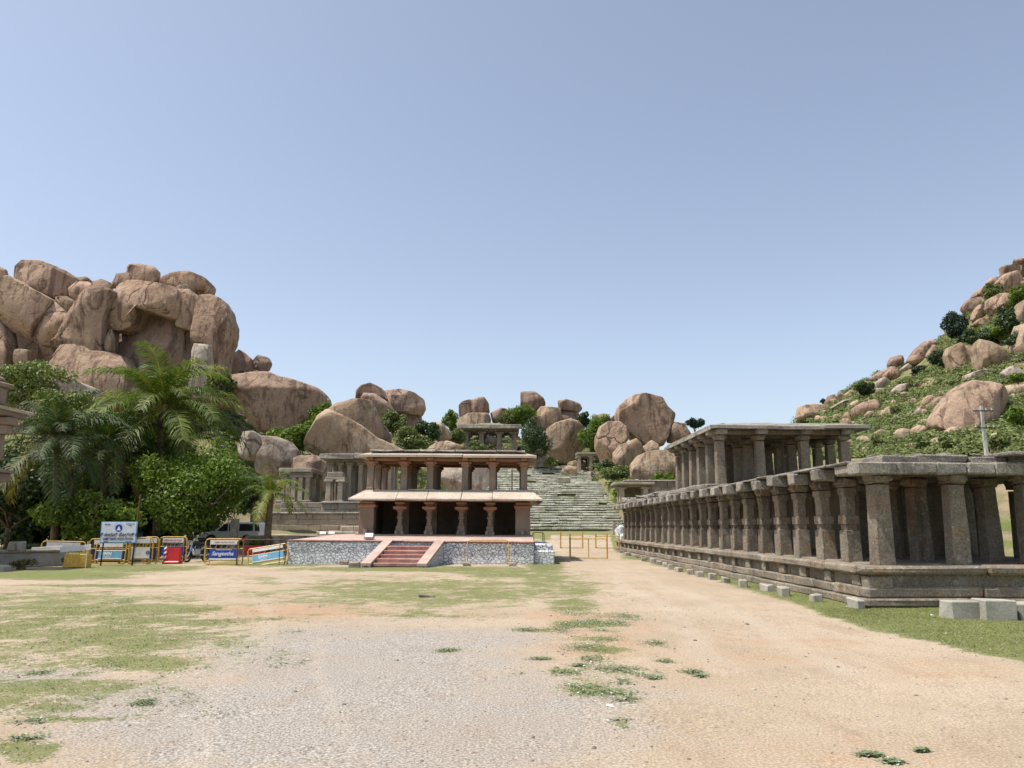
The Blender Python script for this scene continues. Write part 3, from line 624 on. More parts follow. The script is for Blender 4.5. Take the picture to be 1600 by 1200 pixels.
# ------------------------------------------------------------ pillared hall on the right
PH = math.radians(1.08)
def RW(u, v, z=0): return (u*math.cos(PH)-v*math.sin(PH), u*math.sin(PH)+v*math.cos(PH), z)
U0, V0_ = 7.5, 15.9
hall = thing('pillared_hall', RW(U0, V0_), 'long weathered stone hall of square pillars with a smaller upper storey, right of the path', 'pillared hall', rz=PH)
def loc(u, v, z=0): return (u-U0, v-V0_, z)
class HB(MB):
    def b(s, u, v, z, su, sv, sz, **k): s.box(u-U0, v-V0_, z, su, sv, sz, **k)
def course(B, u0, v0, u1, v1, z0, z1, dep, seg, j=.012, bev=.025, gap=.012):
    """row of blocks along a line; blocks extend 'dep' to either side"""
    L = math.hypot(u1-u0, v1-v0); a = math.atan2(v1-v0, u1-u0); s = 0.
    while s < L-.05:
        l = min(seg*random.uniform(.75, 1.3), L-s)
        if L-s-l < .3: l = L-s
        m = s+l/2
        B.box(u0+math.cos(a)*m, v0+math.sin(a)*m, (z0+z1)/2, l-gap, dep*2+random.uniform(-.03, .03), z1-z0-.006, rz=a, j=j, bev=bev); s += l
NV = 24; SV = 1.42; COLU = [8.11, 9.74, 11.36, 13.1]; PV = [16.41+SV*i for i in range(NV)]
VE = PV[-1]+.7; UE = 13.7
B = HB(); B.b((U0+.14+UE)/2, (16.0+VE)/2, .34, UE-U0-.14, VE-16.0, .68, j=0); core = B.build('plinth_core', M['hall'], hall)
B = HB()
o_ = lambda u, v: (u-U0, v-V0_)
for (z0, z1, off, seg, bv) in ((.0, .17, -.13, 1.5, .02), (.17, .38, -.02, 1.3, .03), (.63, .82, -.07, 1.45, .04)):
    a = o_(7.75+off, 16.15+off); b_ = o_(7.75+off, VE); c_ = o_(UE, 16.15+off)
    course(B, a[0], a[1]+.22, b_[0], b_[1], z0, z1, .22, seg, .014, bv)
    course(B, a[0]-.22, a[1], c_[0], c_[1], z0, z1, .22, seg*1.5, .016, bv+.01)
for v in PV:   # little posts between the recessed panels
    B.b(7.63, v+.1, .505, .2, .34, .24, j=.012); B.b(7.6, v+.1, .28, .2, .5, .19, j=.01)
    if v < PV[0]+1: B.b(7.8, 16.1, .48, .5, .35, .235, j=.01)
for u in (9.9, 12.6): B.b(u, 16.16, .48, .42, .22, .235, j=.012)
B.build('plinth_course', M['hall'], hall)
B = HB(); B.b((U0+UE)/2+.2, (16.2+VE)/2, .80, UE-U0-.6, VE-16.5, .05, j=0); B.build('floor_slab', M['hall'], hall)
B = HB(); course(B, 11.0-U0, 21.3-V0_, 11.0-U0, VE-V0_, .82, 2.9, .18, 2.2, .01, .02); course(B, 11.2-U0, 21.5-V0_, 13.6-U0, 21.5-V0_, .82, 2.9, .18, 2.2, .01, .02); B.build('added_shade_wall', M['hall'], hall)  # wall added to keep the hall interior dark between the pillars
def pillar_mesh(kind):
    B = MB(); w = random.uniform(.168, .182)
    if kind == 0:
        lv = [(0, w+.015, .02), (.2, w+.01, .02), (.6, w+.008, .025), (1.0, w, .02), (1.4, w-.004, .025), (1.66, w-.006, .02)]
    else:
        q = .035
        lv = [(0, w+.02, .02), (.3, w+.015, .025), (.70, w+.012, .02), (.71, w-.025, q), (.84, w-.025, q), (.85, w+.012, .02), (1.04, w+.012, .02), (1.05, w-.028, q), (1.3, w-.03, q), (1.5, w-.028, q), (1.52, w-.005, .02), (1.66, w, .02)]
    B.rings(0, 0, lv, .006); return B
protoP = []
for k in range(6):
    kind = 0 if k < 2 else 1
    p_ = pillar_mesh(kind).build('pillar', M['hall'], None)
    C = MB(); C.box(0, 0, 1.74, .38, .36, .10, j=.015, bev=.02); C.box(0, 0, 1.83, .50, .36, .15, j=.02, bev=.03); C.box(0, 0, 1.80, .33, .50, .17, j=.02, bev=.03)
    c_ = C.build('capital', M['hall'], p_)
    protoP.append(p_)
used = set()
def place_p(idx, u, v, z, sc=1., tilt=True, parent=None):
    p = protoP[idx]
    if idx not in used: used.add(idx); c = p; c.parent = parent or hall
    else: c = copy_child(p, parent or hall)
    c.location = loc(u, v, z); c.scale = (1 if idx < 2 else .92, 1, sc)
    c.rotation_euler = (random.uniform(-.012, .012), random.uniform(-.012, .012), random.choice((0, PI))+random.uniform(-.03, .03)) if tilt else (0, 0, 0)
    return c
npil = 0; rest = MB()
for i, v in enumerate(PV):
    for j_, u in enumerate(COLU):
        if i > 3 and j_ > 0: continue
        if True:
            idx = random.choice((0, 1)) if i == 0 or (j_ and i < 4) else random.choice((2, 3, 4, 5))
            place_p(idx, u+random.uniform(-.02, .02), v+random.uniform(-.03, .03), .815); npil += 1
        else:
            rest.rings(u-U0, v-V0_, [(.8, .26, .02), (1.8, .24, .03), (2.5, .25, .02)], .01); rest.box(u-U0, v-V0_, 2.6, .8, .4, .2)
# beams, beam ends, roof slabs
B = HB()
for u in COLU: course(B, u-U0, PV[0]-.3-V0_, u-U0, VE-V0_, 2.725, 2.90, .19, SV, .012, .02)
for v in PV: course(B, COLU[0]+.25-U0, v-V0_, UE-U0, v-V0_, 2.735, 2.91, .17, 1.5, .01, .02)
B.build('roof_beam', M['hall'], hall)
B = HB()
for i, v in enumerate(PV[1:]):
    B = HB(); B.b(7.55+random.uniform(-.04, .03), v+random.uniform(-.05, .05), 2.78+random.uniform(-.02, .02), .42, .40+random.uniform(-.05, .04), .27, j=.02, bev=.025); B.build('beam_end', M['hallroof'], hall)
B = HB()
# thick rough lintel over the front, two long stones

for (ua, ub) in ((7.5, 8.35), (8.35, 9.2), (9.2, 9.85), (9.85, 10.42), (10.42, 11.5)): B.b((ua+ub)/2, 16.15+random.uniform(-.025, .025), 2.80+random.uniform(-.012, .012), ub-ua-.004, .42, .245+random.uniform(-.02, .02), j=.018, bev=.03)
B.b(12.4, 16.3, 2.79, 1.7, .40, .22, j=.02, bev=.04)
B.b(7.72, 16.75, 2.81, .40, .75, .22, j=.02, bev=.04)
B.build('front_lintel', M['hallroof'], hall)
B = HB()
s = 16.3
while s < VE+.3:
    l = random.uniform(1.0, 2.2); B.b(7.95+random.uniform(-.05, .05), s+l/2, 2.95+random.uniform(-.012, .012), .95, l-.02, .06, j=.018, bev=.02, rz=random.uniform(-.012, .012)); s += l
s = 8.1
while s < 12.4:
    l = random.uniform(.35, 1.1); B.b(s+l/2, 16.6+random.uniform(-.05, .05), 3.02+random.uniform(-.02, .02), l-.01, .9, .18, j=.025, bev=.03, rz=random.uniform(-.02, .02)); s += l
for _ in range(26): B.b(random.uniform(8.2, 13), random.uniform(16.4, 17.2), 3.13, random.uniform(.1, .3), random.uniform(.1, .25), random.uniform(.03, .08), rz=random.uniform(0, 3), j=.02)
B.b(12.2, 16.35, 3.10, 3.2, 1.3, .08, j=.012, bev=.02); B.b(12.3, 16.5, 2.97, 2.6, .8, .14, j=.01)
B.build('eave_slab', M['hallroof'], hall)
B = HB(); B.b((8.2+UE)/2, (16.5+VE)/2, 2.98, UE-8.2, VE-16.5, .11, j=0)
B.b((8.6+UE)/2, (30+VE)/2-6, 3.06, UE-8.6, VE-26, .07, j=0)
B.build('roof_slab', M['hall'], hall)
# loose stones on the far end of the roof
B = HB()
for _ in range(46):
    B.b(random.uniform(7.8, 10.5), random.uniform(38.5, VE-.3), 3.06+random.uniform(0, .2), random.uniform(.3, .8), random.uniform(.3, .7), random.uniform(.12, .3), rz=random.uniform(0, 3), j=.05, bev=.05)
B.build('roof_rubble', M['hallroof'], hall)
# upper storey
UU = [8.72, 10.3, 12.05, 13.7]; UV = [30.0+1.36*i for i in range(6)]
B = HB(); course(B, 8.3-U0, 29.6-V0_, 8.3-U0, 38.2-V0_, 3.05, 3.24, .35, 1.5, .02, .03); course(B, 8.0-U0, 29.6-V0_, 13.7-U0, 29.6-V0_, 3.05, 3.22, .3, 1.5, .02, .03)
B.build('upper_base_course', M['hallroof'], hall)
for i, v in enumerate(UV):
    for j_, u in enumerate(UU):
        place_p(random.choice((0, 1)), u, v+random.uniform(-.06, .06), 3.14, 1.06)
B = HB()
for u in UU: course(B, u-U0, 29.7-V0_, u-U0, 37.9-V0_, 5.16, 5.34, .18, 1.5, .012, .02)
for v in UV: course(B, 8.6-U0, v-V0_, 13.5-U0, v-V0_, 5.17, 5.35, .16, 1.6, .012, .02)
B.build('upper_beam', M['hall'], hall)
B = HB()
for v in UV: B = HB(); B.b(8.42, v, 5.26, .35, .4, .22, j=.02, bev=.04); B.build('upper_beam_end', M['hallroof'], hall)
for u in UU: B = HB(); B.b(u, 29.62, 5.26, .42, .35, .22, j=.02, bev=.04); B.build('upper_beam_end', M['hallroof'], hall)
B = HB()
def eave(B, x0, y0, x1, y1, ix0, iy0, ix1, iy1, zo, zi, th, cuts, sides='FLRB', gap=.02, j=.012):
    """sloping eave round a roof: outer rectangle at zo, inner rectangle at zi; cuts = x positions of joints along the front"""
    def slab(P4):
        V = []
        for (x, y, z) in P4: V.append((x+random.uniform(-j, j)*.5, y+random.uniform(-j, j), z+random.uniform(-j, j)))
        V += [(x, y, z-th) for x, y, z in V]
        B.add(V, [(0, 1, 2, 3), (7, 6, 5, 4), (0, 4, 5, 1), (1, 5, 6, 2), (2, 6, 7, 3), (3, 7, 4, 0)])
    if 'F' in sides:
        cs = [None]+list(cuts)+[None]
        for a, b in zip(cs[:-1], cs[1:]):
            xa = (x0, ix0) if a is None else (a+gap/2, a+gap/2); xb = (x1, ix1) if b is None else (b-gap/2, b-gap/2)
            dz = random.uniform(-.02, .02)
            slab([(xa[0], y0, zo+dz), (xb[0], y0, zo+dz), (xb[1], iy0, zi+dz), (xa[1], iy0, zi+dz)])
    if 'L' in sides: slab([(x0, y1, zo), (x0, y0+gap, zo), (ix0, iy0+gap, zi), (ix0, iy1, zi)])
    if 'R' in sides: slab([(x1, y0+gap, zo), (x1, y1, zo), (ix1, iy1, zi), (ix1, iy0+gap, zi)])
    if 'B' in sides: slab([(x1, y1, zo), (x0, y1, zo), (ix0, iy1-gap, zi), (ix1, iy1-gap, zi)])
ea = dict(); x0, y0 = 8.2-U0, 29.2-V0_; x1, y1 = 14.4-U0, 37.6-V0_
eave(B, x0, y0, x1, y1, x0+.75, y0+.75, x1-.7, y1-.7, 5.42, 5.62, .12, [x0+2.6, x0+4.4], j=.025)
B.build('upper_eave_slab', M['hallroof'], hall)
B = HB(); B.b((8.3+13.6)/2, (29.75+37.8)/2, 5.45, 5.2, 7.9, .2, j=0); B.build('upper_roof_slab', M['hall'], hall)
# grassy earth mound on top of the upper roof
def mound(name, parent, cx, cy, z, rx, ry, h, mat):
    V = []; F = []; n, m = 28, 8
    for i in range(m+1):
        r = i/m
        for k in range(n):
            w = 2*PI*k/n; e = 1/max(abs(math.cos(w)), abs(math.sin(w)))**.75
            V.append((cx+math.cos(w)*rx*r*e, cy+math.sin(w)*ry*r*e, z+h*(1-r*r)+random.uniform(-.03, .03)*h*(r < 1)-(.05 if i == m else 0)))
    for i in range(m):
        for k in range(n): F.append((i*n+k, (i+1)*n+k, (i+1)*n+(k+1) % n, i*n+(k+1) % n))
    B = MB(); B.add(V, F); return B.build(name, mat, parent, smooth=True)
t = NT('turf_roof'); p = t.pos(); n1 = t.noise(p, 1.6, 6, .75)
c = t.mix(t.mr(n1, .35, .6), (.26, .23, .12), (.13, .16, .05)); c = t.mix(t.mr(t.noise(p, 7, 4, .7), .56, .64, 0, .7), c, (.6, .56, .46))
M['turf'] = t.fin(c, .95, t.bump(n1, .6, .2), .1)
mound('roof_turf', hall, 11.1-U0, 33.8-V0_, 5.56, 2.3, 3.1, .38, M['turf'])
# kerb stones along the plinth
def gblock(px, py, wpx, hpx, dpt=None, rz=0., name='kerb_stone', mat='block', bev=.02, tl=.05):
    g = G(px, py); k = g.y/1220.; w_, h_ = wpx*k*.85, hpx*k*.9; d_ = dpt or w_
    B = MB(); B.box(0, 0, h_/2-.02, w_, d_, h_+.04, j=.02, bev=bev, tilt=Matrix.Rotation(random.uniform(-tl, tl), 3, 'X') @ Matrix.Rotation(random.uniform(-tl, tl), 3, 'Y'))
    o = B.build(name, M[mat]); o.location = (g.x, g.y+d_/2, 0); o.rotation_euler = (0, 0, rz); return o
KS = [(1345,951,17,15,.36),(1280,941,17,12,.34),(1229,932,17,15,.34),(1203,924,16,11,.4),(1165,918,14,12,.4),(1137,911,13,9,.4),(1116,906,13,10,.4),(1096,902,12,9,.4),(1081,898,11,9,.4),
 (1063,894,11,8,.4),(1049,890,9,9,.4),(1041,886,8,7,.4),(1031,883,8,7,.4),(1021,880,8,8,.4),(1007,877,9,6,.45),(992,872,9,6,.45),(981,869,8,6,.45),(972,866,7,6,.4)]
ordn = ['first', 'second', 'third', 'fourth', 'fifth', 'sixth', 'seventh', 'eighth', 'ninth', 'tenth', 'eleventh', 'twelfth', 'thirteenth', 'fourteenth', 'fifteenth', 'sixteenth', 'seventeenth', 'last']
for i, (a, b, c_, d_, e_) in enumerate(KS):
    o = gblock(a, b, c_, d_, e_, rz=random.uniform(-.2, .2)); tag(o, f'small grey kerb stone in the grass, {ordn[i]} of the row from the hall corner', 'kerb stone', 'kerb stones along the hall')
for (a, b, w_, h_, lb) in ((1512, 968, 50, 28, 'large pale cement block by the hall corner, left of the pair'), (1568, 970, 52, 31, 'large pale cement block by the hall corner, right of the pair'), (1612, 969, 34, 26, 'grey stone cut by the right edge of the photo beside the cement blocks')):
    o = gblock(a, b, w_*1.1, h_*1.05, .42, name='cement_block', mat='cement', bev=.015, tl=.02); tag(o, lb, 'cement block', 'cement blocks at the hall corner')
# ------------------------------------------------------------ painted temple in the middle
tp = thing('temple_pavilion', (-3.2, 37, 0), 'two storey open stone temple with pale eaves and orange capitals on a whitewashed platform', 'temple')
tp.rotation_euler = (0, math.radians(.45), 0)
TX, TY_ = -3.2, 37.
def tb(B, x0, x1, y0, y1, z0, z1, **k): B.box((x0+x1)/2-TX, (y0+y1)/2-TY_, (z0+z1)/2, x1-x0, y1-y0, z1-z0, **k)
PXL, PXR = -9.75, .95
B = MB(); tb(B, PXL, PXR, 34.0, 43.5, -.1, .93, bev=.03); B.build('platform_wall', M['rubble'], tp)
B = MB(); tb(B, PXR-.05, 1.85, 34.15, 41, -.1, .62, bev=.05); tb(B, .98, 1.8, 34.5, 41, .6, .88, bev=.05, j=.02); B.build('side_platform', M['rubble'], tp)
B = MB(); course(B, PXL-TX, 34.1-TY_, PXR-TX, 34.1-TY_, .925, 1.0, .16, 2.2, .008, .02); B.build('platform_edge', M['redp'], tp)
B = MB(); B.add([(PXL-TX, 34.2-TY_, .98), (PXR-TX, 34.2-TY_, .98), (PXR-TX, 36.6-TY_, 1.19), (PXL+1.4-TX, 36.6-TY_, 1.19), (PXL-TX, 34.2-TY_, .8), (PXR-TX, 34.2-TY_, .8), (PXR-TX, 36.6-TY_, .8), (PXL+1.4-TX, 36.6-TY_, .8)], [(0, 1, 2, 3), (0, 4, 5, 1), (1, 5, 6, 2), (3, 2, 6, 7), (0, 3, 7, 4)])
tb(B, PXL+1.4, PXR, 36.6, 43.4, .9, 1.20); B.build('platform_floor', M['pink'], tp)
B = MB(); tb(B, -7.4, .95, 36.75, 42.3, 1.15, 1.235, bev=.02); B.build('base_course', M['temple'], tp)
# stairs with sloping cheeks, skewed a little to the left
st = MB(); ch = MB(); xc0, xc1 = -4.25, -4.72
for i in range(6):
    f0 = i/6.; yb = 34.0-2.35*(f0); zt = .93-.155*i; xc = xc0+(xc1-xc0)*f0; hw = .98
    if i: st.box(xc-TX, yb-.2+.05-TY_+.0, zt/2+.0, hw*2, .47+.02*i, zt, j=.012, bev=.03)
st.build('stair_tread', M['redp'], tp)
for sgn in (-1, 1):
    for (zo, wd, yo, mt, nm) in ((0, .17, 0, 'rubble', 'stair_cheek'), (.0, .2, 0, 'pink', 'cheek_coping')):
        x0_, x1_ = xc0+sgn*1.12-TX, xc1+sgn*1.12-TX; ya, yb_ = 34.02-TY_, 31.5-TY_
        q = MB()
        if mt == 'rubble': za, zb, zc = .93, .10, -.1; V = [(x0_-wd, ya, za), (x0_+wd, ya, za), (x1_+wd, yb_, zb), (x1_-wd, yb_, zb), (x0_-wd, ya, zc), (x0_+wd, ya, zc), (x1_+wd, yb_, zc), (x1_-wd, yb_, zc)]
        else: V = [(x0_-wd, ya-.01, 1.03), (x0_+wd, ya-.01, 1.03), (x1_+wd, yb_-.1, .15), (x1_-wd, yb_-.1, .15), (x0_-wd, ya-.01, .935), (x0_+wd, ya-.01, .935), (x1_+wd, yb_-.1, .05), (x1_-wd, yb_-.1, .05)]
        q.add(V, [(0, 3, 2, 1), (4, 5, 6, 7), (0, 4, 7, 3), (1, 2, 6, 5), (3, 7, 6, 2), (0, 1, 5, 4)]); q.build(nm, M[mt], tp, recalc=True)
# lower storey
B = MB(); tb(B, -7.25, .83, 41.6, 42.1, 1.2, 2.95); tb(B, -7.24, -6.9, 37.7, 41.7, 1.2, 2.9); tb(B, .48, .82, 37.7, 41.7, 1.2, 2.9); B.build('wall', M['temple'], tp)
for x in (-6.94, .50):
    B = MB(); B.rings(x-TX, 37.4-TY_, [(1.2, .36, .02), (2.0, .355, .02), (2.5, .35, .02)], .006); o = B.build('pillar', M['temple'], tp)
    C = MB(); C.box(x-TX, 37.35-TY_, 2.57, .86, .78, .16, j=.015, bev=.05); C.box(x-TX, 37.35-TY_, 2.72, .7, .7, .12, bev=.03); C.build('capital', M['cap'], o)
    C = MB(); C.box(x+(.0)-TX, 36.98-TY_, 1.35, .16, .08, .24, bev=.02); C.build('small_base_stone', M['grey'], o)
for x in (-5.37, -3.97, -2.43, -1.06):
    B = MB(); cx, cy = x-TX, 37.3-TY_
    B.rings(cx, cy, [(1.2, .21, .02), (1.33, .21, .02), (1.34, .17, .02), (1.62, .17, .02), (1.66, .12, .05), (1.74, .13, .05), (1.80, .10, .04), (1.96, .11, .04), (1.99, .15, .03), (2.06, .15, .03), (2.10, .11, .04), (2.28, .12, .05), (2.33, .17, .06), (2.37, .17, .06)], .004)
    o = B.build('pillar', M['temple'], tp)
    C = MB(); C.rings(cx, cy, [(2.37, .2, .08), (2.42, .31, .06), (2.53, .33, .04), (2.56, .2, .04), (2.64, .17, .03)], .006); C.box(cx, cy, 2.71, .5, .5, .13, j=.01, bev=.03); C.build('capital', M['cap'], o)
    C = MB(); C.box(cx-.15, cy-.2, 1.31, .13, .1, .2, bev=.02); C.box(cx+.15, cy-.2, 1.29, .13, .1, .16, bev=.02); C.build('base_stone', M['grey'], o)
    for y in (39.4,):
        B = MB(); B.rings(cx, y-TY_, [(1.2, .18, .03), (2.8, .18, .03)], .01); B.build('pillar', M['temple'], tp)
B = MB(); tb(B, -7.2, .8, 37.1, 37.55, 2.785, 2.93, bev=.02); tb(B, -7.1, .7, 37.2, 41.9, 2.94, 3.12, bev=.02); tb(B, -7.2, .85, 36.95, 42.2, 3.12, 3.27, bev=.03, j=.01); B.build('roof_beam', M['cap'], tp)
B = MB(); eave(B, -7.62-TX, 36.0-TY_, 1.42-TX, 42.9-TY_, -7.05-TX, 37.1-TY_, .85-TX, 42.1-TY_, 2.88, 3.33, .075, [-5.42-TX, -4.0-TX, -2.4-TX, -.95-TX], gap=.03)
B.build('eave_slab', M['eave'], tp)
# upper storey
for y in (37.45, 39.4, 41.4):
    for x in (-6.87, -5.26, -3.99, -2.3, -.97, .55):
        B = MB(); cx, cy = x-TX+(random.uniform(-.04, .04) if y > 38 else 0), y-TY_; w_ = .155
        B.rings(cx, cy, [(3.27, w_+.02, .02), (3.42, w_+.02, .02), (3.44, w_, .02), (3.9, w_, .03), (4.4, w_, .02), (4.5, w_, .02)], .006)
        o = B.build('upper_pillar', M['temple'], tp)
        C = MB(); C.box(cx, cy, 4.55, .44, .36, .1, bev=.03); C.box(cx, cy, 4.66, .62, .36, .12, j=.01, bev=.04); C.box(cx, cy, 4.64, .36, .6, .14, bev=.03)
        C.build('capital', M['cap'], o)
B = MB()
for y in (37.45, 39.4, 41.4): tb(B, -7.0, .75, y-.17, y+.17, 4.73, 4.88, bev=.02, j=.006)
for x in (-6.87, -5.26, -3.99, -2.3, -.97, .55): tb(B, x-.15, x+.15, 37.0, 41.9, 4.745, 4.89, bev=.02)
B.build('upper_beam', M['cap'], tp)
B = MB(); eave(B, -7.42-TX, 36.65-TY_, 1.14-TX, 42.3-TY_, -6.95-TX, 37.35-TY_, .7-TX, 41.8-TY_, 4.98, 5.13, .11, [-2.4-TX, -4.6-TX][::-1], gap=.02)
B.build('upper_eave_slab', M['eave'], tp)
B = MB(); tb(B, -6.9, .65, 37.3, 41.8, 4.89, 5.17, bev=.03); course(B, -6.9-TX, 37.35-TY_, .6-TX, 37.35-TY_, 5.165, 5.25, .3, .9, .02, .03); B.build('roof_slab', M['hallroof'], tp)
B = MB(); tb(B, -2.2, -1.0, 37.5, 38.2, 3.29, 3.36, j=.02); tb(B, -5, -3.7, 37.0, 37.5, 3.30, 3.36, j=.02); B.build('loose_slab', M['eave'], tp)
# floodlight standing on the platform
def floodlight(loc_, lb, s=1., rz=0.):
    r = thing('floodlight', loc_, lb, 'floodlight', 'floodlights for the monuments', rz)
    B = MB(); B.box(0, 0, .14*s, .32*s, .16*s, .2*s, bev=.04*s, tilt=Matrix.Rotation(-.6, 3, 'X')); B.build('housing', M['lampg'], r)
    B = MB(); B.box(0, -.055*s, .185*s, .27*s, .02*s, .15*s, bev=.005, tilt=Matrix.Rotation(-.6, 3, 'X')); B.build('glass', M['white'], r)
    B = MB(); B.tube([(-.17*s, 0, .16*s), (-.17*s, 0, 0), (.17*s, 0, 0), (.17*s, 0, .16*s)], .012*s); B.build('bracket', M['blackm'], r); return r
p_ = W(577, 842, 34.6); floodlight((p_.x, 34.6, 1.0), 'grey floodlight standing on the pink platform left of the steps', 1.3)
for a, b, lb in ((505, 824, 'white topped floodlight box on the lawn nearest the small palm'), (519, 820, 'white topped floodlight box on the lawn nearest the grey gallery')):
    D = 48.; q = W(a, b, D); floodlight((q.x, D, Hs(q.x, D)), lb, 1.35, .2)
# blocks in front of the platform wall
for (a, b, w_, h_, lb) in ((461, 881, 18, 5, 'low grey slab in the grass below the left end of the whitewashed wall'), (536, 883, 15, 7, 'small grey block left of its larger neighbour near the steps'), (552, 887, 20, 9, 'grey block left of the red steps, the larger of two'),
  (696, 881, 17, 4, 'pale slab in the grass right of the red steps'), (729, 885, 14, 6, 'grey block at the left foot of the yellow frame by the wall'), (801, 885, 14, 6, 'grey block at the right foot of the yellow frame by the wall')):
    o = gblock(a, b, w_, h_, .4, name='stone_block', mat='grey'); tag(o, lb, 'stone block', 'blocks before the platform')
# ------------------------------------------------------------ great stairway of stone courses
sw = thing('stone_stairway', (4, 84, 1.2), 'broad flight of rough stone steps with grass between the courses, climbing the hill', 'stairway')
B = MB(); NR = 31; XL, XR = -5.2, 12.8
def stz(i): return 1.25+10.0*i/NR
def sty(i): return 84+41.*i/NR
for i in range(NR):
    x = XL; xr = XR-(1.2 if i > 20 else 0)+random.uniform(-.2, .2)
    while x < xr:
        l = random.uniform(1.0, 3.4); l = min(l, xr-x+.3); h = 10./NR
        if random.random() < .95:
            B.box(x+l/2-4, sty(i)+.9-84+random.uniform(-.04, .04), stz(i)+h*.5-1.2+random.uniform(-.015, .015), l-.04, 1.8, h*random.uniform(.55, .74), j=.03, bev=.04, rz=random.uniform(-.006, .006))
        x += l
B.build('step', M['stair'], sw)
B = MB()
for i in range(NR): B.box((XL+XR)/2-4, sty(i)+1.3+.15-84, stz(i)-.3-1.2, XR-XL-.3, 1.9, .9, bev=.02)
B.build('packed_earth', M['turf'], sw)
# pavilions far away
def pavilion(label, ox, oy, oz, xsl, ysl, hp, wp, roof_t, over, mat='grey', base=.5, cat='pavilion', turf=None, ev=None, rz=0., cap=.25, name='stone_pavilion', group=None, jit=0.):
    r = thing(name, (ox, oy, oz), label, cat, group, rz); m = M[mat]
    x0, x1, y0, y1 = min(xsl), max(xsl), min(ysl), max(ysl)
    if base:
        B = MB(); course(B, x0-.4, y0-.3, x1+.4, y0-.3, -base, -base*.45, .35, 1.4, .02, .04); course(B, x0-.35, y0-.2, x1+.35, y0-.2, -base*.45, 0, .3, 1.8, .02, .04)
        B.box((x0+x1)/2, (y0+y1)/2+.2, -base/2-.02, x1-x0+.8, y1-y0+.6, base, bev=.03); B.build('base', m, r)
    for x in xsl:
        for y in ysl:
            B = MB(); B.rings(x+random.uniform(-jit, jit), y, [(0, wp/2*1.12, .02), (hp*.35, wp/2, .03), (hp*.7, wp/2*.95, .03), (hp-cap, wp/2, .02)], wp*.03); o = B.build('pillar', m, r)
            C = MB(); C.box(x, y, hp-cap*.6, wp*1.9, wp*1.1, cap*.7, j=wp*.05, bev=wp*.12); C.build('capital', m, o)
    for y in ysl: B = MB(); course(B, x0-.3, y, x1+.3, y, hp-cap*.2, hp+cap*.6, wp*.4, 2., .015, .02); B.build('beam', m, r)
    B = MB(); B.box((x0+x1)/2, (y0+y1)/2, hp+cap*.6+roof_t/2, x1-x0+over, y1-y0+over, roof_t, j=.01, bev=.03)
    if ev:
        course(B, x0-over*.7, y0-over*.7, x1+over*.7, y0-over*.7, hp+cap*.5, hp+cap*.5+roof_t, over*.45, 2.4, .04, .04)
    B.build('roof', M['hallroof'] if ev else m, r)
    if turf: mound('roof_turf', r, (x0+x1)/2, (y0+y1)/2, hp+cap*.6+roof_t-.02, (x1-x0)/2, (y1-y0)/2, turf, M['turf'])
    return r
q = W(765, 703, 128); k = 128/1200.
pavilion('small square stone pavilion with a turf roof on the hill directly above the temple', q.x, 128, q.z, [-37*k, -13*k, 15*k, 38*k], [0, 3.2, 6.], 3.2, .8, .6, 1.8, mat='hall', base=3.2, turf=.8, ev=True, cap=.5)
q = W(921, 738, 118); k = 118/1200.
pavilion('tiny ruined pavilion of rough posts on rubble, right of the stairway top', q.x, 118, q.z, [-16*k, 2*k, 17*k], [0, 2.2], 2.55, .42, .3, .7, base=0, cap=.3, jit=.08)
B = MB()
for _ in range(150):
    a = random.uniform(-2.9, 3.4); z = random.uniform(-2.4, -.1)
    B.box(a*(1+.18*(-z)), random.uniform(-1.2, 0.3)+z*.55, z, random.uniform(.3, .8), random.uniform(.3, .8), random.uniform(.25, .6), rz=random.uniform(0, 3), j=.08, bev=.06)
B.box(.2, 1.2, -1.4, 6.5, 3.2, 2.7, j=.2, bev=.2)
o = B.build('rubble_heap', M['grey']); o.location = (q.x, 118, q.z); tag(o, 'heap of grey rubble carrying the tiny ruined pavilion', 'rubble heap')
q = W(880, 752, 112); B = MB(); B.box(0, 0, .45, 1.8, .2, .8, j=.03, tilt=Matrix.Rotation(.35, 3, 'X')); o = B.build('leaning_slab', M['hallroof']); o.location = (q.x, 110, stz(20)); tag(o, 'smooth pale slab leaning on the upper steps', 'stone slab')
# gallery ruins left of the temple
D = 58.; q = W(540, 783, D); k = D/1205.
r = pavilion('tall grey roofed gallery of slim pillars left of the temple, on stepped walls', q.x, D, q.z, [-26*k, -10*k, 4*k, 22*k, 44*k, 66*k], [0, 1.7, 3.4], 2.95, .32, .4, .9, base=.55, name='stone_gallery', cat='gallery', ev=True)
q = W(522, 783, D-1.3); pavilion('small two-post shrine frame standing in front of the tall grey gallery', q.x, D-1.3, q.z, [-9*k, 9*k], [0, .8], 1.6, .36, .36, .25, base=.5, name='shrine_frame', cat='shrine')
q = W(455, 782, D); pavilion('low ruined pavilion with a worn curved roof behind the small palm', q.x, D, q.z, [-14*k, 3*k, 14*k, 25*k], [0, 1.6, 3.2], 1.95, .34, .3, .6, base=.55)
def wall(label, x0, x1, y, z0, z1, mat='grey', dep=.35, coping=True, rows=3, name='stone_wall', cat='wall'):
    r = thing(name, ((x0+x1)/2, y, z0), label, cat); B = MB(); h = (z1-z0)/rows; cx = (x0+x1)/2
    for i in range(rows): course(B, x0-cx, -.0, x1-cx, 0, h*i, h*(i+1), dep/2+.02*(rows-i), 1.1, .015, .03)
    B.build('courses', M[mat], r)
    if coping: B = MB(); course(B, x0-cx-.05, 0, x1-cx+.05, 0, z1-z0, z1-z0+.13, dep/2+.12, 1.6, .015, .03); B.build('coping', M['hallroof'], r)
    return r
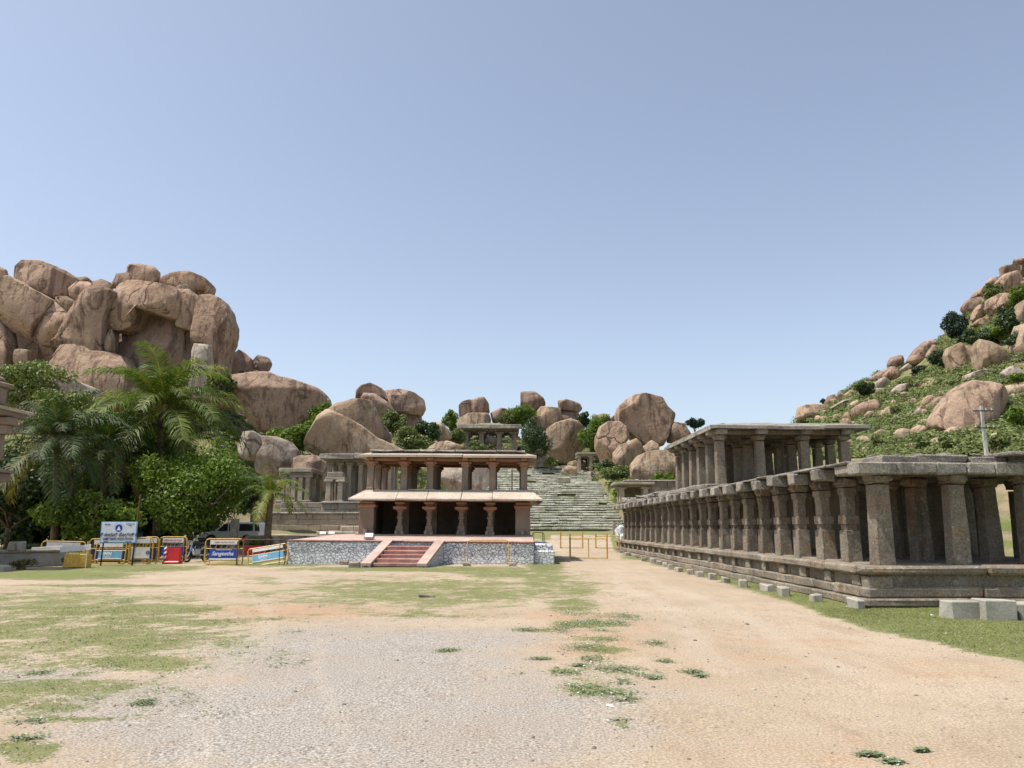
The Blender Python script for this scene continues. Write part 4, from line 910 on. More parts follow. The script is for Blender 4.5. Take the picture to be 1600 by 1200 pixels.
qa, qb = W(395, 800, 54), W(575, 800, 54); wall('grey terrace wall with a pale coping below the gallery', qa.x, qb.x, 54, W(480, 826, 54).z-.1, W(480, 803, 54).z, rows=3)
qa, qb = W(440, 783, 56), W(515, 800, 56); wall('upper retaining wall of grey panels under the low ruined pavilion', qa.x, qb.x, 56, W(480, 803, 56).z, W(480, 785, 56).z, rows=2, coping=False)
qa, qb = W(505, 783, 56), W(600, 800, 56); wall('stepped grey plinth wall under the tall gallery', qa.x, qb.x, 55.7, W(480, 806, 55.7).z, W(480, 787, 55.7).z, rows=2)
B = MB(); course(B, -2.6, 0, 3, 0, 0, .35, .5, .9, .03, .05); course(B, -1.2, .6, 3, .6, .3, .7, .5, .9, .03, .05)
q = W(558, 826, 50); o = B.build('fallen_steps', M['grey']); o.location = (q.x, 50.5, Hs(q.x, 50)-.1); tag(o, 'low worn stone steps beside the left eave of the temple', 'steps')
B = MB()
for _ in range(60):
    a = random.uniform(-3.5, 3); B.box(a, random.uniform(-1.5, 1.5)+a*.3, .04, random.uniform(.4, .9), random.uniform(.4, .9), .1, rz=random.uniform(0, 3), j=.04)
q = W(520, 829, 46); o = B.build('paving_patch', M['stair']); o.location = (q.x, 46, Hs(q.x, 46)); tag(o, kind='structure')
# low retaining course at the back left of the platform
qa, qb = W(385, 836, 41), W(530, 836, 41); wall('low pale stone kerb between the lawn and the platform', qa.x, qb.x, 41, Hs(-8, 41)-.35, W(450, 836.5, 41).z, rows=2, mat='hallroof', coping=False, name='stone_kerb', cat='kerb')
# bits between stairway and hall
D = 78.; q = W(985, 766, D); k = D/1205.
pavilion('broken post and lintel frame above the far end of the hall roof', W(993, 785, D).x, D, W(993, 785, D).z, [-21*k, 16*k], [0, 1.5], 1.6, .5, .22, 1.6, base=0, name='broken_frame', cat='ruin')
wall('earth-brown retaining wall behind the far end of the hall', W(975, 750, 80).x, W(1062, 750, 80).x, 80, W(1010, 800, 80).z, W(1010, 752, 80).z, rows=5, mat='hall')
q = W(972, 830, 62); o = MB(); o.box(0, 0, .5, .9, .7, 1.1, j=.15, bev=.2); o.box(.1, -.5, .15, .7, .5, .5, j=.1, bev=.15); o = o.build('whitewashed_stone', M['rubble']); o.location = (q.x, 62, Hs(q.x, 62)); tag(o, 'whitewashed upright stone at the far left corner of the hall', 'stone')
for i, (a, lb) in enumerate(((960, 'left'), (968, 'right'))):
    q = W(a, 832, 70); B = MB(); B.rings(0, 0, [(-.3, .16, .03), (.9, .15, .03), (1.15, .12, .03)], .02); o = B.build('stone_post', M['grey']); o.location = (q.x, 70, Hs(q.x, 70)); tag(o, f'short stone post at the foot of the stairway, {lb} of two', 'stone post', 'stone posts below the stairway')
# low wall and block at the far left
w0, w1 = G(-60, 889), G(106, 884)
r = thing('garden_wall', ((w0.x+w1.x)/2, (w0.y+w1.y)/2, 0), 'low grey wall with a smooth pale top at the left edge of the photo', 'wall', rz=math.atan2(w1.y-w0.y, w1.x-w0.x))
L = (w1-w0).length; B = MB(); B.box(0, .3, .28, L, .5, .56, bev=.02); B.build('wall_body', M['block'], r)
B = MB(); B.box(0, .3, .615, L+.06, .62, .1, bev=.02); B.build('wall_top', M['grey'], r)
q = G(20, 880); B = MB(); B.box(0, 0, .17, .30, .3, .34, bev=.03, j=.03); B.box(.33, 0, .18, .25, .3, .36, bev=.03, j=.03); o = B.build('grey_stone', M['block']); q = W(17, 865, w0.y+.4); o.location = (q.x, w0.y+.5, .665); tag(o, 'small grey stone block resting on the low wall at the left', 'stone block')
o = gblock(-5, 893, 26, 10, .4, name='stone_block', mat='block'); tag(o, 'grey stone at the foot of the low wall, cut by the left edge', 'stone block')
# edge of another temple at the far left
D = 31.; SS = 31/22.; k = 22./1205.; q = W(0, 780, D)
lt = thing('edge_temple', (q.x-2.82*SS, D, 0), 'orange stone temple corner with two eaves, cut by the left edge of the photo', 'temple')
def lb(B, x0, x1, z0, z1, y0=0, y1=3., **kk):
    y0, y1 = -min(y1, 1.6), -y0; B.box(3+(x0+x1)/2, (y0+y1)/2, (z0+z1)/2, x1-x0, y1-y0, z1-z0, **kk)
lt.scale = (SS, SS, 1)
zz = lambda py: W(0, py, D-1).z
B = MB(); lb(B, -3, -.35, 0, zz(752), .6, 3); B.build('base_wall', M['temple'], lt)
B = MB(); lb(B, -3, .12, zz(752), zz(738), .1, 3, bev=.03, j=.01); lb(B, -3, .22, zz(738), zz(733), .05, 3, bev=.02); B.build('lower_cornice', M['temple'], lt)
B = MB(); B.add([(-.2, -2.2, zz(733)), (3+16*k, -2.2, zz(737)), (3+.0, -1.4, zz(718)), (-.2, -1.4, zz(718)), (-.2, -2.2, zz(739)), (3+16*k, -2.2, zz(740)), (3.2, -.8, zz(728)), (-.2, -.8, zz(728)), (3+16*k, -.6, zz(737)), (3, -1., zz(718)), (-.2, -1., zz(718))], [(0, 1, 2, 3), (4, 5, 1, 0), (1, 8, 9, 2), (5, 8, 1), (4, 7, 6, 5), (5, 6, 8), (2, 9, 10, 3)]); B.build('lower_eave', M['hallroof'], lt)
B = MB(); B.rings(3-.05, -.6, [(zz(718), .13, .02), (zz(655), .12, .02)], .005); B.build('inner_pillar', M['temple'], lt); B = MB(); B.rings(3-1.4, -.6, [(zz(718), .13, .02), (zz(655), .12, .02)], .005); B.build('upper_pillar', M['temple'], lt); B = MB(); lb(B, -.16, .28, zz(678), zz(664), .45, .8, bev=.03); lb(B, -.1, .36, zz(664), zz(652), .4, .85, bev=.03); B.build('upper_capital', M['temple'], lt)
B = MB(); lb(B, -3, 14*k, zz(650), zz(641), -.1, 3, bev=.02); B.build('upper_cornice', M['temple'], lt)
B = MB(); lb(B, -3, 18*k, zz(642), zz(637), -.3, 3.3, bev=.02); B.build('upper_eave', M['eave'], lt)
B = MB(); lb(B, -3, 2*k, zz(635), zz(605), .5, 3, bev=.1, j=.05); lb(B, -3, 6*k, zz(606), zz(598), .4, 3, bev=.05, j=.03); lb(B, -3, 0, zz(598), zz(588), .6, 3, bev=.08, j=.03); B.build('parapet', M['temple'], lt)
# ------------------------------------------------------------ vegetation
def leaf_cloud(C, N, size, asp=.55, seed=0, flat=.35, tri=False):
    """C (n,3) centres, N (n,3) outward directions -> folded leaf quads"""
    rs = np.random.default_rng(seed); n = len(C)
    nr = N+rs.normal(size=(n, 3))*.75+np.array([0, 0, flat]); nr /= np.linalg.norm(nr, axis=1)[:, None]
    a = np.cross(nr, rs.normal(size=(n, 3))); a /= np.linalg.norm(a, axis=1)[:, None]; b = np.cross(nr, a)
    s = size*rs.uniform(.6, 1.35, n)[:, None]
    V = np.stack([C-a*s, C+b*s*asp+nr*s*.12, C+a*s, C-b*s*asp+nr*s*.12], 1).reshape(-1, 3)
    F = np.arange(4*n).reshape(n, 4)
    ti = np.repeat(np.clip(rs.normal(.5, .25, n), 0, 1), 4)
    return V, F, ti
def crown_pts(n, R, lumps, seed, inner=.55, zmin=-1.):
    rs = np.random.default_rng(seed); L = rs.normal(size=(lumps, 3)); L /= np.linalg.norm(L, axis=1)[:, None]; L *= rs.uniform(.25, .82, lumps)[:, None]
    L = L[L[:, 2] > zmin] if zmin > -1 else L; rl = rs.uniform(.22, .46, len(L))
    w = rl**2; k = rs.choice(len(L), n, p=w/w.sum()); d = rs.normal(size=(n, 3)); d /= np.linalg.norm(d, axis=1)[:, None]
    rad = rl[k]*(inner+(1-inner)*rs.uniform(0, 1, n)**.5)*rs.uniform(.85, 1.15, n)
    C = (L[k]+d*rad[:, None])
    return C*np.array(R), d
def crown(name, mat, parent, R, c, n, size, lumps=16, seed=0, asp=.55, inner=.55, zmin=-1.):
    C, d = crown_pts(n, R, lumps, seed, inner, zmin); V, F, t_ = leaf_cloud(C+np.array(c), d, size, asp, seed+1)
    return npmesh(name, V, F, M[mat], parent, t_)
def trunk(parent, pts, r0, r1, limbs=(), mat='bark'):
    B = MB(); B.tube(pts, r0, 8, r2=r1)
    for L in limbs: B.tube(L, r1*.8, 5, r2=r1*.25)
    return B.build('trunk', M[mat], parent, smooth=True)
def tree(name, label, base, ctr, R, n, size, mat='leaf', seed=0, group=None, cat='tree', r0=.2, lumps=18, inner=.5, zmin=-1., nl=6, lean=0.):
    base = Vector(base); c = Vector(ctr)-base; rs = random.Random(seed)
    r = thing(name, base, label, cat, group)
    top = Vector((c.x*.8, c.y*.8, c.z*.85)); limbs = []
    for i in range(nl):
        w = i*2*PI/nl+rs.uniform(-.4, .4); st = top*rs.uniform(.45, .9)
        limbs.append([st, c*.75+Vector((math.cos(w)*R[0]*.4, math.sin(w)*R[1]*.4, 0)), c+Vector((math.cos(w)*R[0]*.75, math.sin(w)*R[1]*.75, rs.uniform(-.3, .6)*R[2]))])
    trunk(r, [(0, 0, -.3), (lean*.3+rs.uniform(-.1, .1), 0, c.z*.3), top], r0, r0*.45, limbs)
    crown('crown', mat, r, R, c, n, size, lumps, seed, inner=inner, zmin=zmin); return r
# palms
def frond_np(az, el, L, droop, rs, nl=46, wid=.045, llen=.24, sway=0.):
    pts = []; p = np.zeros(3); m = 16; e = el; dz = az
    for i in range(m+1):
        pts.append(p.copy()); d = np.array([math.cos(dz)*math.cos(e), math.sin(dz)*math.cos(e), math.sin(e)]); p = p+d*L/m
        e -= droop*(.35+1.3*i/m)/m; dz += sway/m
    pts = np.array(pts); V = []; F = []; T = []
    yel = rs.uniform(.15, .7)
    # rachis as a thin three-sided rod
    for i in range(m):
        w = .035*(1-i/m)+.008; a, b = pts[i], pts[i+1]; t_ = b-a; s = np.cross(t_, [0, 0, 1]); s /= np.linalg.norm(s)+1e-9; n = len(V)
        V += [a-s*w, b-s*w, b+s*w, a+s*w]; F.append([n, n+1, n+2, n+3]); T += [.95]*4
    for i in range(nl):
        f = .10+.9*(i+.5)/nl; x = f*m; k = min(int(x), m-1); a = pts[k]+(pts[k+1]-pts[k])*(x-k); t_ = pts[k+1]-pts[k]; t_ /= np.linalg.norm(t_)
        s0 = np.cross(t_, [0, 0, 1.]); s0 /= np.linalg.norm(s0)+1e-9; up = np.cross(s0, t_)
        ll = L*llen*(math.sin(PI*min(1, .12+f*.82))**.6)*rs.uniform(.8, 1.15)
        for sg in (-1, 1):
            d = s0*sg*.85+t_*(.55+.3*f)+up*rs.uniform(.0, .35)+rs.normal(size=3)*.08; d /= np.linalg.norm(d)
            q1 = a+d*ll*.5; d2 = d+np.array([0, 0, -rs.uniform(.5, 1.2)]); d2 /= np.linalg.norm(d2); q2 = q1+d2*ll*.5
            wv = t_*wid*L/4.; n = len(V)
            V += [a-wv*.6, a+wv*.6, q1+wv*.8, q1-wv*.8, q2+wv*.15, q2-wv*.15]; F += [[n, n+1, n+2, n+3], [n+3, n+2, n+4, n+5]]
            tt = float(np.clip(yel+rs.normal()*.15+.1*(f > .8), 0, 1)); T += [tt]*6
    return np.array(V), np.array(F), np.array(T)
def palm(label, base, crown_c, L, nf, mat='palm', seed=0, r0=.2, group='coconut palms on the left', up=1., wid=.045, azbias=None):
    rs = np.random.default_rng(seed); base = Vector(base); c = Vector(crown_c)-base
    r = thing('coconut_palm', base, label, 'palm tree', group)
    B = MB(); B.tube([(0, 0, -.3), (c.x*.2, c.y*.2, c.z*.3), (c.x*.6, c.y*.6, c.z*.7), c], r0, 9, r2=r0*.6); B.build('trunk', M['bark'], r, smooth=True)
    for i in range(nf):
        f = (i+.5)/nf; az = i*2.39996+rs.uniform(-.2, .2); el = math.radians(82-105*f*up)+rs.uniform(-.12, .12); dr = rs.uniform(.9, 1.5)+.5*(1-f)
        V, F, T = frond_np(az, el, L*rs.uniform(.8, 1.08)*(.8+.2*f), dr, rs, wid=wid, sway=rs.uniform(-.5, .5))
        if f > .8: T = np.clip(T+.25, 0, 1)
        o = npmesh('frond', V, F, M[mat], r, T); o.location = c
    return r
g0 = lambda a, b: (lambda p: (p.x, p.y, Hs(p.x, p.y)))(G(a, b))
c_ = W(252, 640, 43); palm('tallest coconut palm with yellowing fronds, standing before the cliff', (c_.x+.3, 43, Hs(c_.x, 43)), c_, 5.8, 42, seed=3, up=1.05, wid=.038)
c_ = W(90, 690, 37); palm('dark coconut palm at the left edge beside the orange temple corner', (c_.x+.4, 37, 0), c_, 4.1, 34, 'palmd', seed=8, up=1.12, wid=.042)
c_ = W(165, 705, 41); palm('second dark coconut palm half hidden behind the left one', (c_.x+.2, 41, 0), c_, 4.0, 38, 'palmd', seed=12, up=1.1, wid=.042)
c_ = W(424, 772, 40.5); palm('small young coconut palm left of the temple platform', (c_.x-.1, 40.5, Hs(c_.x, 40)), c_, 2.45, 16, seed=15, r0=.22, up=.95, wid=.05)
# broadleaf trees
b_ = G(303, 872); c_ = W(306, 764, 40); tree('broadleaf_tree', 'dense round bright green tree in front of the big palm', (b_.x, 40, Hs(b_.x, 40)), c_, (3.0, 2.6, 2.5), 21000, .095, 'leaf', 31, r0=.24, lumps=40, inner=.45)
c_ = W(143, 806, 36.5); tree('broadleaf_tree', 'low spreading bright green tree behind the police sign', (c_.x+.2, 36.5, 0), c_, (2.4, 1.8, 1.15), 7000, .105, 'leaf', 37, r0=.14, lumps=24, inner=.6)
c_ = W(225, 690, 46); tree('broadleaf_tree', 'shaded green tree between the two groups of palms', (c_.x, 46, Hs(c_.x, 46)), c_, (3.2, 2.4, 2.2), 8000, .13, 'leaf', 41, r0=.22, lumps=22)
for i, (a, b, D, R, n, lb) in enumerate(((120, 755, 44, (3.8, 2., 3.6), 12000, 'dark tree added for shade deep behind the low spreading one'), (215, 780, 47, (3.4, 2., 3.4), 9000, 'dark shady tree behind the row of barricades'), (20, 780, 42, (3.0, 2., 3.), 7000, 'dark shady tree behind the low wall at the left edge'),  # the first, widest tree is added to darken the background
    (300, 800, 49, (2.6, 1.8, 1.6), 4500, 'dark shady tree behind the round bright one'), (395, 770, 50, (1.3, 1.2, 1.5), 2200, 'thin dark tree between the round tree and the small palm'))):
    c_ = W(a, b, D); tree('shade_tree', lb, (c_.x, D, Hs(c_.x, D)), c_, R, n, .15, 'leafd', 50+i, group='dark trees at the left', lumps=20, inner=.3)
for i, (a, b, D, R, lb) in enumerate(((45, 600, 64, (4.2, 2.5, 2.2), 'grey-green thicket on the ledge at the foot of the cliff, left'), (110, 640, 60, (3., 2.5, 2.), 'thicket between the left palm and the pale smooth slab'), (345, 600, 76, (1.6, 1.4, 1.6), 'bush in the notch at the right foot of the cliff'), (362, 580, 92, (1.3, 1.2, 1.8), 'dark bush behind the rounded cliff end'))):
    c_ = W(a, b, D); tree('thicket', lb, (c_.x, D, max(Hs(c_.x, D)-.5, 0)), c_, R, 5200, .15, 'scrub' if i != 3 else 'treed', 70+i, cat='bush', group='bushes at the cliff', lumps=26, r0=.1)
for i, (a, b, D, R, lb) in enumerate(((40, 820, 45, (3.6, 1.2, 1.5), 'dark undergrowth added for shade behind the low wall'), (190, 825, 49, (4.2, 1.2, 1.5), 'dark undergrowth added for shade behind the police sign'), (270, 830, 50, (2.6, 1.2, 1.2), 'dark undergrowth added for shade behind the motorcycles'))):  # low thickets added to blacken the gaps beneath the left trees
    c_ = W(a, b, D); tree('thicket', lb, (c_.x, D, Hs(c_.x, D)), c_, R, 5200, .16, 'leafd', 90+i, cat='bush', group='dark undergrowth added for shade', lumps=26, r0=.1, inner=.2)
# bushes between boulders, one by one
BU = [(455, 690, 73, 3.4, 2.4, 'leaf', 'large dark green bush under the enormous long boulder'), (505, 665, 78, 2.4, 3.0, 'leaf', 'bush climbing between the long boulder and the great ridged boulder'), (480, 725, 69, 2.2, 1.6, 'leafd', 'dark bush above the sunlit boulder left of the gallery'),
 (640, 690, 85, 3.2, 1.9, 'scrub', 'pale green bush right of the great ridged boulder'), (662, 678, 87, 2.4, 2.3, 'leafd', 'round dark bush behind the temple roof, left'), (705, 655, 135, 2.2, 2.6, 'leaf', 'small tree on the skyline left of the split boulder'), (615, 660, 95, 2.2, 2.0, 'scrub', 'bush below the overhanging skyline boulder'),
 (831, 683, 119, 4.2, 4.4, 'leafd', 'big round dark bush right of the hill pavilion'), (810, 650, 132, 4.8, 2.8, 'leaf', 'bright bush among the skyline boulders above the hill pavilion'), (790, 658, 130, 2.2, 2., 'scrub', 'small pale bush left of the skyline boulders'), (925, 683, 121, 3.3, 4.6, 'leaf', 'tall bush between the angular and the rounded boulders'),
 (912, 655, 131, 2., 2.4, 'leafd', 'dark bush below the balanced lozenge boulder'), (945, 668, 122, 2.4, 2.6, 'leaf', 'leafy bush right of the tall bush'), (960, 738, 100, 3.4, 1.4, 'scrub', 'low scrub at the foot of the pitted boulder'), (1040, 755, 84, 2.4, 1.8, 'leaf', 'bright bush over the far end of the hall'),
 (948, 730, 104, 1.4, 1.6, 'leafd', 'dark bush beside the ruined pavilion'), (1085, 660, 110, 1.8, 1.4, 'treed', 'small blue-green tree on the skyline left of the upper hall roof'), (975, 772, 85, 1.6, 1.2, 'leaf', 'bush between the stairway and the broken frame'), (745, 700, 118, 2., 1.6, 'scrub', 'scrub left of the hill pavilion base'), (715, 685, 122, 2.2, 2.0, 'scrub', 'scrub between the two low tan boulders'),
 (860, 722, 118, 1.6, 1.2, 'scrub', 'grassy bush at the head of the stairway')]
for i, (a, b, D, rx, rz, mt, lb) in enumerate(BU):
    rx *= .78; rz *= .78; c_ = W(a, b, D); n = int(1500*rx*rz); R = (rx, rx*.8, rz)
    r = thing('bush', (c_.x, D, c_.z-rz*.8), lb, 'bush', 'bushes among the middle boulders')
    B = MB()
    for q_ in range(4): B.tube([(0, 0, -.6), (random.uniform(-.3, .3)*rx, random.uniform(-.3, .3), rz*.7), (random.uniform(-.6, .6)*rx, random.uniform(-.4, .4), rz*1.3)], .06, 5, r2=.02)
    B.build('stem', M['bark'], r); crown('foliage', mt, r, R, (0, 0, rz*.8), min(n, 9000), .14, 20, 100+i)
# right hill bushes and trees
HR = [(1493, 508, 5.2, 4.8, 'treed', 'dark blue-green round tree standing out on the skyline of the right hill'), (1530, 528, 7.5, 3.4, 'leafd', 'spreading bush with a bright top over the pillar boulders'), (1562, 520, 4.6, 2.8, 'leaf', 'bright green bush right of the spreading one'), (1550, 455, 4., 3., 'scrub', 'grey-green bush in the upper boulder heap'),
 (1592, 462, 4.2, 4., 'leaf', 'green bush near the right edge in the upper heap'), (1575, 500, 4.4, 6., 'leafd', 'dark bush in the cleft at the right of the heap'), (1590, 535, 4., 3.5, 'leafd', 'dark bush beside the tall lower boulder'), (1352, 607, 3.6, 2.6, 'leafd', 'dark bush beside the pinkish slab on the skyline'),
 (1435, 578, 2.8, 1.9, 'treed', 'blue-green bush below the leaning skyline boulder'), (1470, 560, 4., 3.2, 'leafd', 'dark bush on the skyline right of the leaning boulder'), (1288, 628, 1.4, 1., 'treed', 'tiny dark bush at the left end of the skyline row'), (1440, 690, 3.6, 2.0, 'scrub', 'bush low on the hill over the middle of the hall roof'), (1480, 690, 4., 2.2, 'scrub', 'bush low on the hill left of the pole'), (1585, 650, 4., 3.4, 'leaf', 'bush right of the largest hill boulder'), (1560, 690, 4., 2.2, 'scrub', 'bush at the foot of the hill right of the pole'),
 (1370, 690, 3., 2., 'scrub', 'bush seen right of the upper storey of the hall'), (1590, 590, 2.6, 1.8, 'leaf', 'low green bush near the right edge at mid slope'), (1415, 600, 3.2, 1.6, 'scrub', 'spreading scrub under the leaning boulder group'), (1398, 640, 2.4, 1.4, 'scrub', 'round scrub bush in the open slope')]
for i, (a, b, rx, rz, mt, lb) in enumerate(HR):
    D = hit(a, b+rz*6) or float(np.interp(a, TA, T1))*.96
    D -= 1.; c_ = W(a, b, D); s_ = D/120.; rx *= s_*.45; rz *= s_*.5
    r = thing('hill_bush', (c_.x, D, c_.z-rz), lb, 'tree' if i == 0 else 'bush', 'bushes on the right hill')
    B = MB(); B.tube([(0, 0, -1.), (0, 0, rz*.6)], .16, 6, r2=.06)
    for q_ in range(4): B.tube([(0, 0, 0), (random.uniform(-.6, .6)*rx, random.uniform(-.4, .4)*rx, rz*1.3)], .07, 5, r2=.02)
    B.build('stem', M['bark'], r); crown('foliage', mt, r, (rx, rx*.8, rz), (0, 0, rz), int(min(9000, 1300*rx*rz)), .17, 22, 200+i)
# hill scrub as ground cover
def dome(seed, n=110, size=.13):
    rs = np.random.default_rng(seed); d = rs.normal(size=(n, 3)); d[:, 2] = np.abs(d[:, 2]); d /= np.linalg.norm(d, axis=1)[:, None]; C = d*rs.uniform(.5, 1.1, n)[:, None]*np.array([1, 1, .8])
    return leaf_cloud(C, d, size, .6, seed)
DM = [dome(i) for i in range(8)]
def scatter(name, label, N, region, mat, smin, smax, seed, dens=None):
    rs = np.random.default_rng(seed); Vs = []; Fs = []; Ts = []; n = 0; k = 0; tries = 0
    while k < N and tries < N*12:
        tries += 1; px, py = region(rs)
        D = hit(px, py)
        if D is None: continue
        p = W(px, py, D)
        if dens is not None and mn.noise(Vector((p.x*.12, p.y*.12, seed)))+mn.noise(Vector((p.x*.4, p.y*.4, seed)))*.5 < dens: continue
        s = rs.uniform(smin, smax); V, F, T = DM[rs.integers(8)]; w = rs.uniform(0, 6.28); c, sn = math.cos(w), math.sin(w)
        Q = V*np.array([s*rs.uniform(.8, 1.5), s*rs.uniform(.8, 1.5), s*rs.uniform(.6, 1.1)]); Q = np.stack([Q[:, 0]*c-Q[:, 1]*sn, Q[:, 0]*sn+Q[:, 1]*c, Q[:, 2]], -1)+np.array([p.x, p.y, p.z])
        Vs.append(Q); Fs.append(F+n); Ts.append(np.clip(T*.6+rs.uniform(0, .45), 0, 1)); n += len(V); k += 1
    o = npmesh(name, np.concatenate(Vs), np.concatenate(Fs), M[mat], None, np.concatenate(Ts)); return tag(o, label, 'scrub', kind='stuff')
scatter('hill_scrub', 'green scrub covering the slope of the right hill', 4200, lambda r: (r.uniform(1240, 1680), r.uniform(430, 716)), 'scrub', .4, 1.3, 5, -.2)
scatter('saddle_scrub', 'scattered scrub between the boulders of the middle and left slopes', 1300, lambda r: (r.uniform(290, 1100), r.uniform(590, 790)) , 'scrub', .4, 1.2, 6, -.05)
# tufts on the stairway
Vs = []; Fs = []; Ts = []; n = 0; rs = np.random.default_rng(3)
for k in range(900):
    i = rs.integers(NR); x = rs.uniform(XL, XR); s = rs.uniform(.12, .38)*(1.4 if mn.noise(Vector((x*.3, i*.25, 4))) > .1 else .7); V, F, T = DM[rs.integers(8)]; V = V[:120]; F = F[:30]; T = T[:120]
    Vs.append(V*np.array([s*2.4, s, s*.6])+np.array([x, sty(i)+rs.uniform(.0, .4), stz(i)-.02])); Fs.append(F+n); Ts.append(T); n += len(V)
o = npmesh('step_grass', np.concatenate(Vs)-np.array([4, 84, 1.2]), np.concatenate(Fs), M['scrub'], sw, np.concatenate(Ts)); o['kind'] = 'stuff'
# near grass
def blades(P, h, w, seed, per=1, lean=.6):
    rs = np.random.default_rng(seed); n = len(P); a = rs.uniform(0, 2*PI, n); hh = h*rs.uniform(.5, 1.3, n); d = np.stack([np.cos(a), np.sin(a), np.zeros(n)], -1); ln = rs.normal(size=(n, 2))*lean
    top = P+np.stack([ln[:, 0]*hh, ln[:, 1]*hh, hh], -1); V = np.stack([P-d*w, P+d*w, top], 1).reshape(-1, 3)
    return V, np.arange(3*n).reshape(n, 3), np.repeat(rs.uniform(0, 1, n), 3)
rs = np.random.default_rng(17)
def sample(n, x0, x1, y0, y1, thr, pw=1.):
    x = rs.uniform(x0, x1, n); y = y0+(y1-y0)*rs.uniform(0, 1, n)**pw; g, _, _ = masks(x, y); k = g+rs.uniform(-.2, .2, n) > thr; return np.stack([x[k], y[k], np.zeros(k.sum())], -1), g[k]
def gz(P):
    for i in range(len(P)): P[i, 2] = Hs(P[i, 0], P[i, 1])+mn.fractal(Vector((P[i, 0]*.5, P[i, 1]*.5, 20.)), .9, 2.1, 5)*.02*(abs(P[i, 0]) < 14 and P[i, 1] < 20)-.003
    return P
P1, _ = sample(90000, -10, 4, 3.5, 16, .72); P2, _ = sample(60000, -14, 6, 14, 34, .78)
P3, _ = sample(60000, 2.5, 11, 10, 16, .8); P4, _ = sample(60000, 4, 8.2, 14, 40, .8)
P = gz(np.concatenate([P1, P2, P3, P4])); P[:, 2] += rs.uniform(.002, .016, len(P)); V, F, T = leaf_cloud(P, np.tile([0, 0, 1.2], (len(P), 1)), .016, .3, 5, 1.); V = V.reshape(-1, 4, 3); o2 = gz(P.copy()[::3]); V2, F2, T2 = blades(o2, .03, .004, 9, lean=.5); V2 = V2.reshape(-1, 3, 3); V2 = np.concatenate([V2, V2[:, 2:3]+np.array([0, 0, .001])], 1); V = np.concatenate([V, V2]).reshape(-1, 3); F = np.arange(len(V)).reshape(-1, 4); T = np.concatenate([T, np.repeat(T2.reshape(-1, 3)[:, 0]*.5+.5, 4)]); o = npmesh('grass', V, F, M['grass'], None, T); tag(o, 'short dry grass growing in patches over the dusty ground', 'grass', kind='stuff')
CL = [(880,983,20,5),(905,975,32,7),(935,972,35,7),(965,974,22,4),(945,985,20,3),(945,1000,26,4),(915,1012,38,8),(925,1030,26,6),(885,1052,26,5),(905,1042,10,2),(928,1044,30,6),(970,1048,28,4),(1003,1052,26,6),(1020,1060,15,4),(960,1066,26,5),(905,1076,30,7),(950,1083,45,9),(975,1094,20,5),(1022,1006,24,5),(1083,1052,18,4),(1095,1058,10,2),(1038,1034,14,3),(972,1132,17,6),(1360,1180,17,3),(1440,1174,10,2),(1395,1192,12,3),(700,1015,18,4),(845,1030,16,2),(985,966,20,4),(900,958,28,4),(960,962,36,4),(820,985,20,3),(225,1098,16,5),(190,940,20,3),(60,1125,30,6),(40,1152,26,5),(60,1050,20,4)]
Pc = []
for cx, cy, rx, ry in CL:
    g1 = G(cx, cy); sx_ = rx*g1.y/1220; g2 = G(cx, cy-ry); sy_ = g2.y-g1.y; n = int(300+2600*min(sx_*sy_, 1.6))
    for _ in range(n):
        a, b = rs.normal(size=2)*.55
        x, y = g1.x+a*sx_, g1.y+b*sy_
        if mn.noise(Vector((x*3.5, y*3.5, 2.)))+.25 > rs.uniform(-.2, .3): Pc.append((x, y, rs.uniform(.003, .028)))

for _ in range(130):
    g1 = G(rs.uniform(-20, 1250), rs.uniform(900, 1195)); m_ = masks(np.array([g1.x]), np.array([g1.y]))
    if m_[0][0] < .2 or m_[0][0] > .75 or abs(g1.x) > 12: continue
    r_ = rs.uniform(.03, .14)
    for q_ in range(int(r_*500)): Pc.append((g1.x+rs.normal()*r_, g1.y+rs.normal()*r_, rs.uniform(.003, .02)))
Pc = np.array(Pc); Pz = gz(Pc.copy()); Pc[:, 2] += Pz[:, 2]
V, F, T = leaf_cloud(Pc, np.tile([0, 0, 2.], (len(Pc), 1)), .013, .75, 5, 1.5); o = npmesh('clover', V, F, M['clover'], None, T); tag(o, 'low clover patches with tiny white flowers on the bare ground', 'clover', kind='stuff')
# pebbles
n = 16000; Pb = np.stack([rs.uniform(-7, 9, n), 3.6+rs.uniform(0, 1, n)**1.5*14, np.zeros(n)], -1); Pb = gz(Pb); bm = bmesh.new(); bmesh.ops.create_icosphere(bm, subdivisions=1, radius=1.); I0 = np.array([v.co[:] for v in bm.verts]); IF = np.array([[v.index for v in f.verts] for f in bm.faces]); bm.free()
S = rs.gamma(1.6, .0028, n)+.002; Q = I0[None]*S[:, None, None]*rs.uniform(.6, 1.4, (n, 1, 3))*rs.uniform(.8, 1.2, (n, len(I0), 1))+Pb[:, None, :]
t = NT('pebble'); a = t.n('ShaderNodeAttribute', attribute_name='tint').outputs['Fac']; M['peb'] = t.fin(t.mix(a, (.17, .13, .10), (.42, .36, .30)), .9)
o = npmesh('pebbles', Q.reshape(-1, 3), (IF[None]+np.arange(n)[:, None, None]*len(I0)).reshape(-1, 3), M['peb'], None, np.repeat(rs.uniform(0, 1, n), len(I0))); tag(o, 'small pebbles strewn over the dusty ground', 'pebbles', kind='stuff')
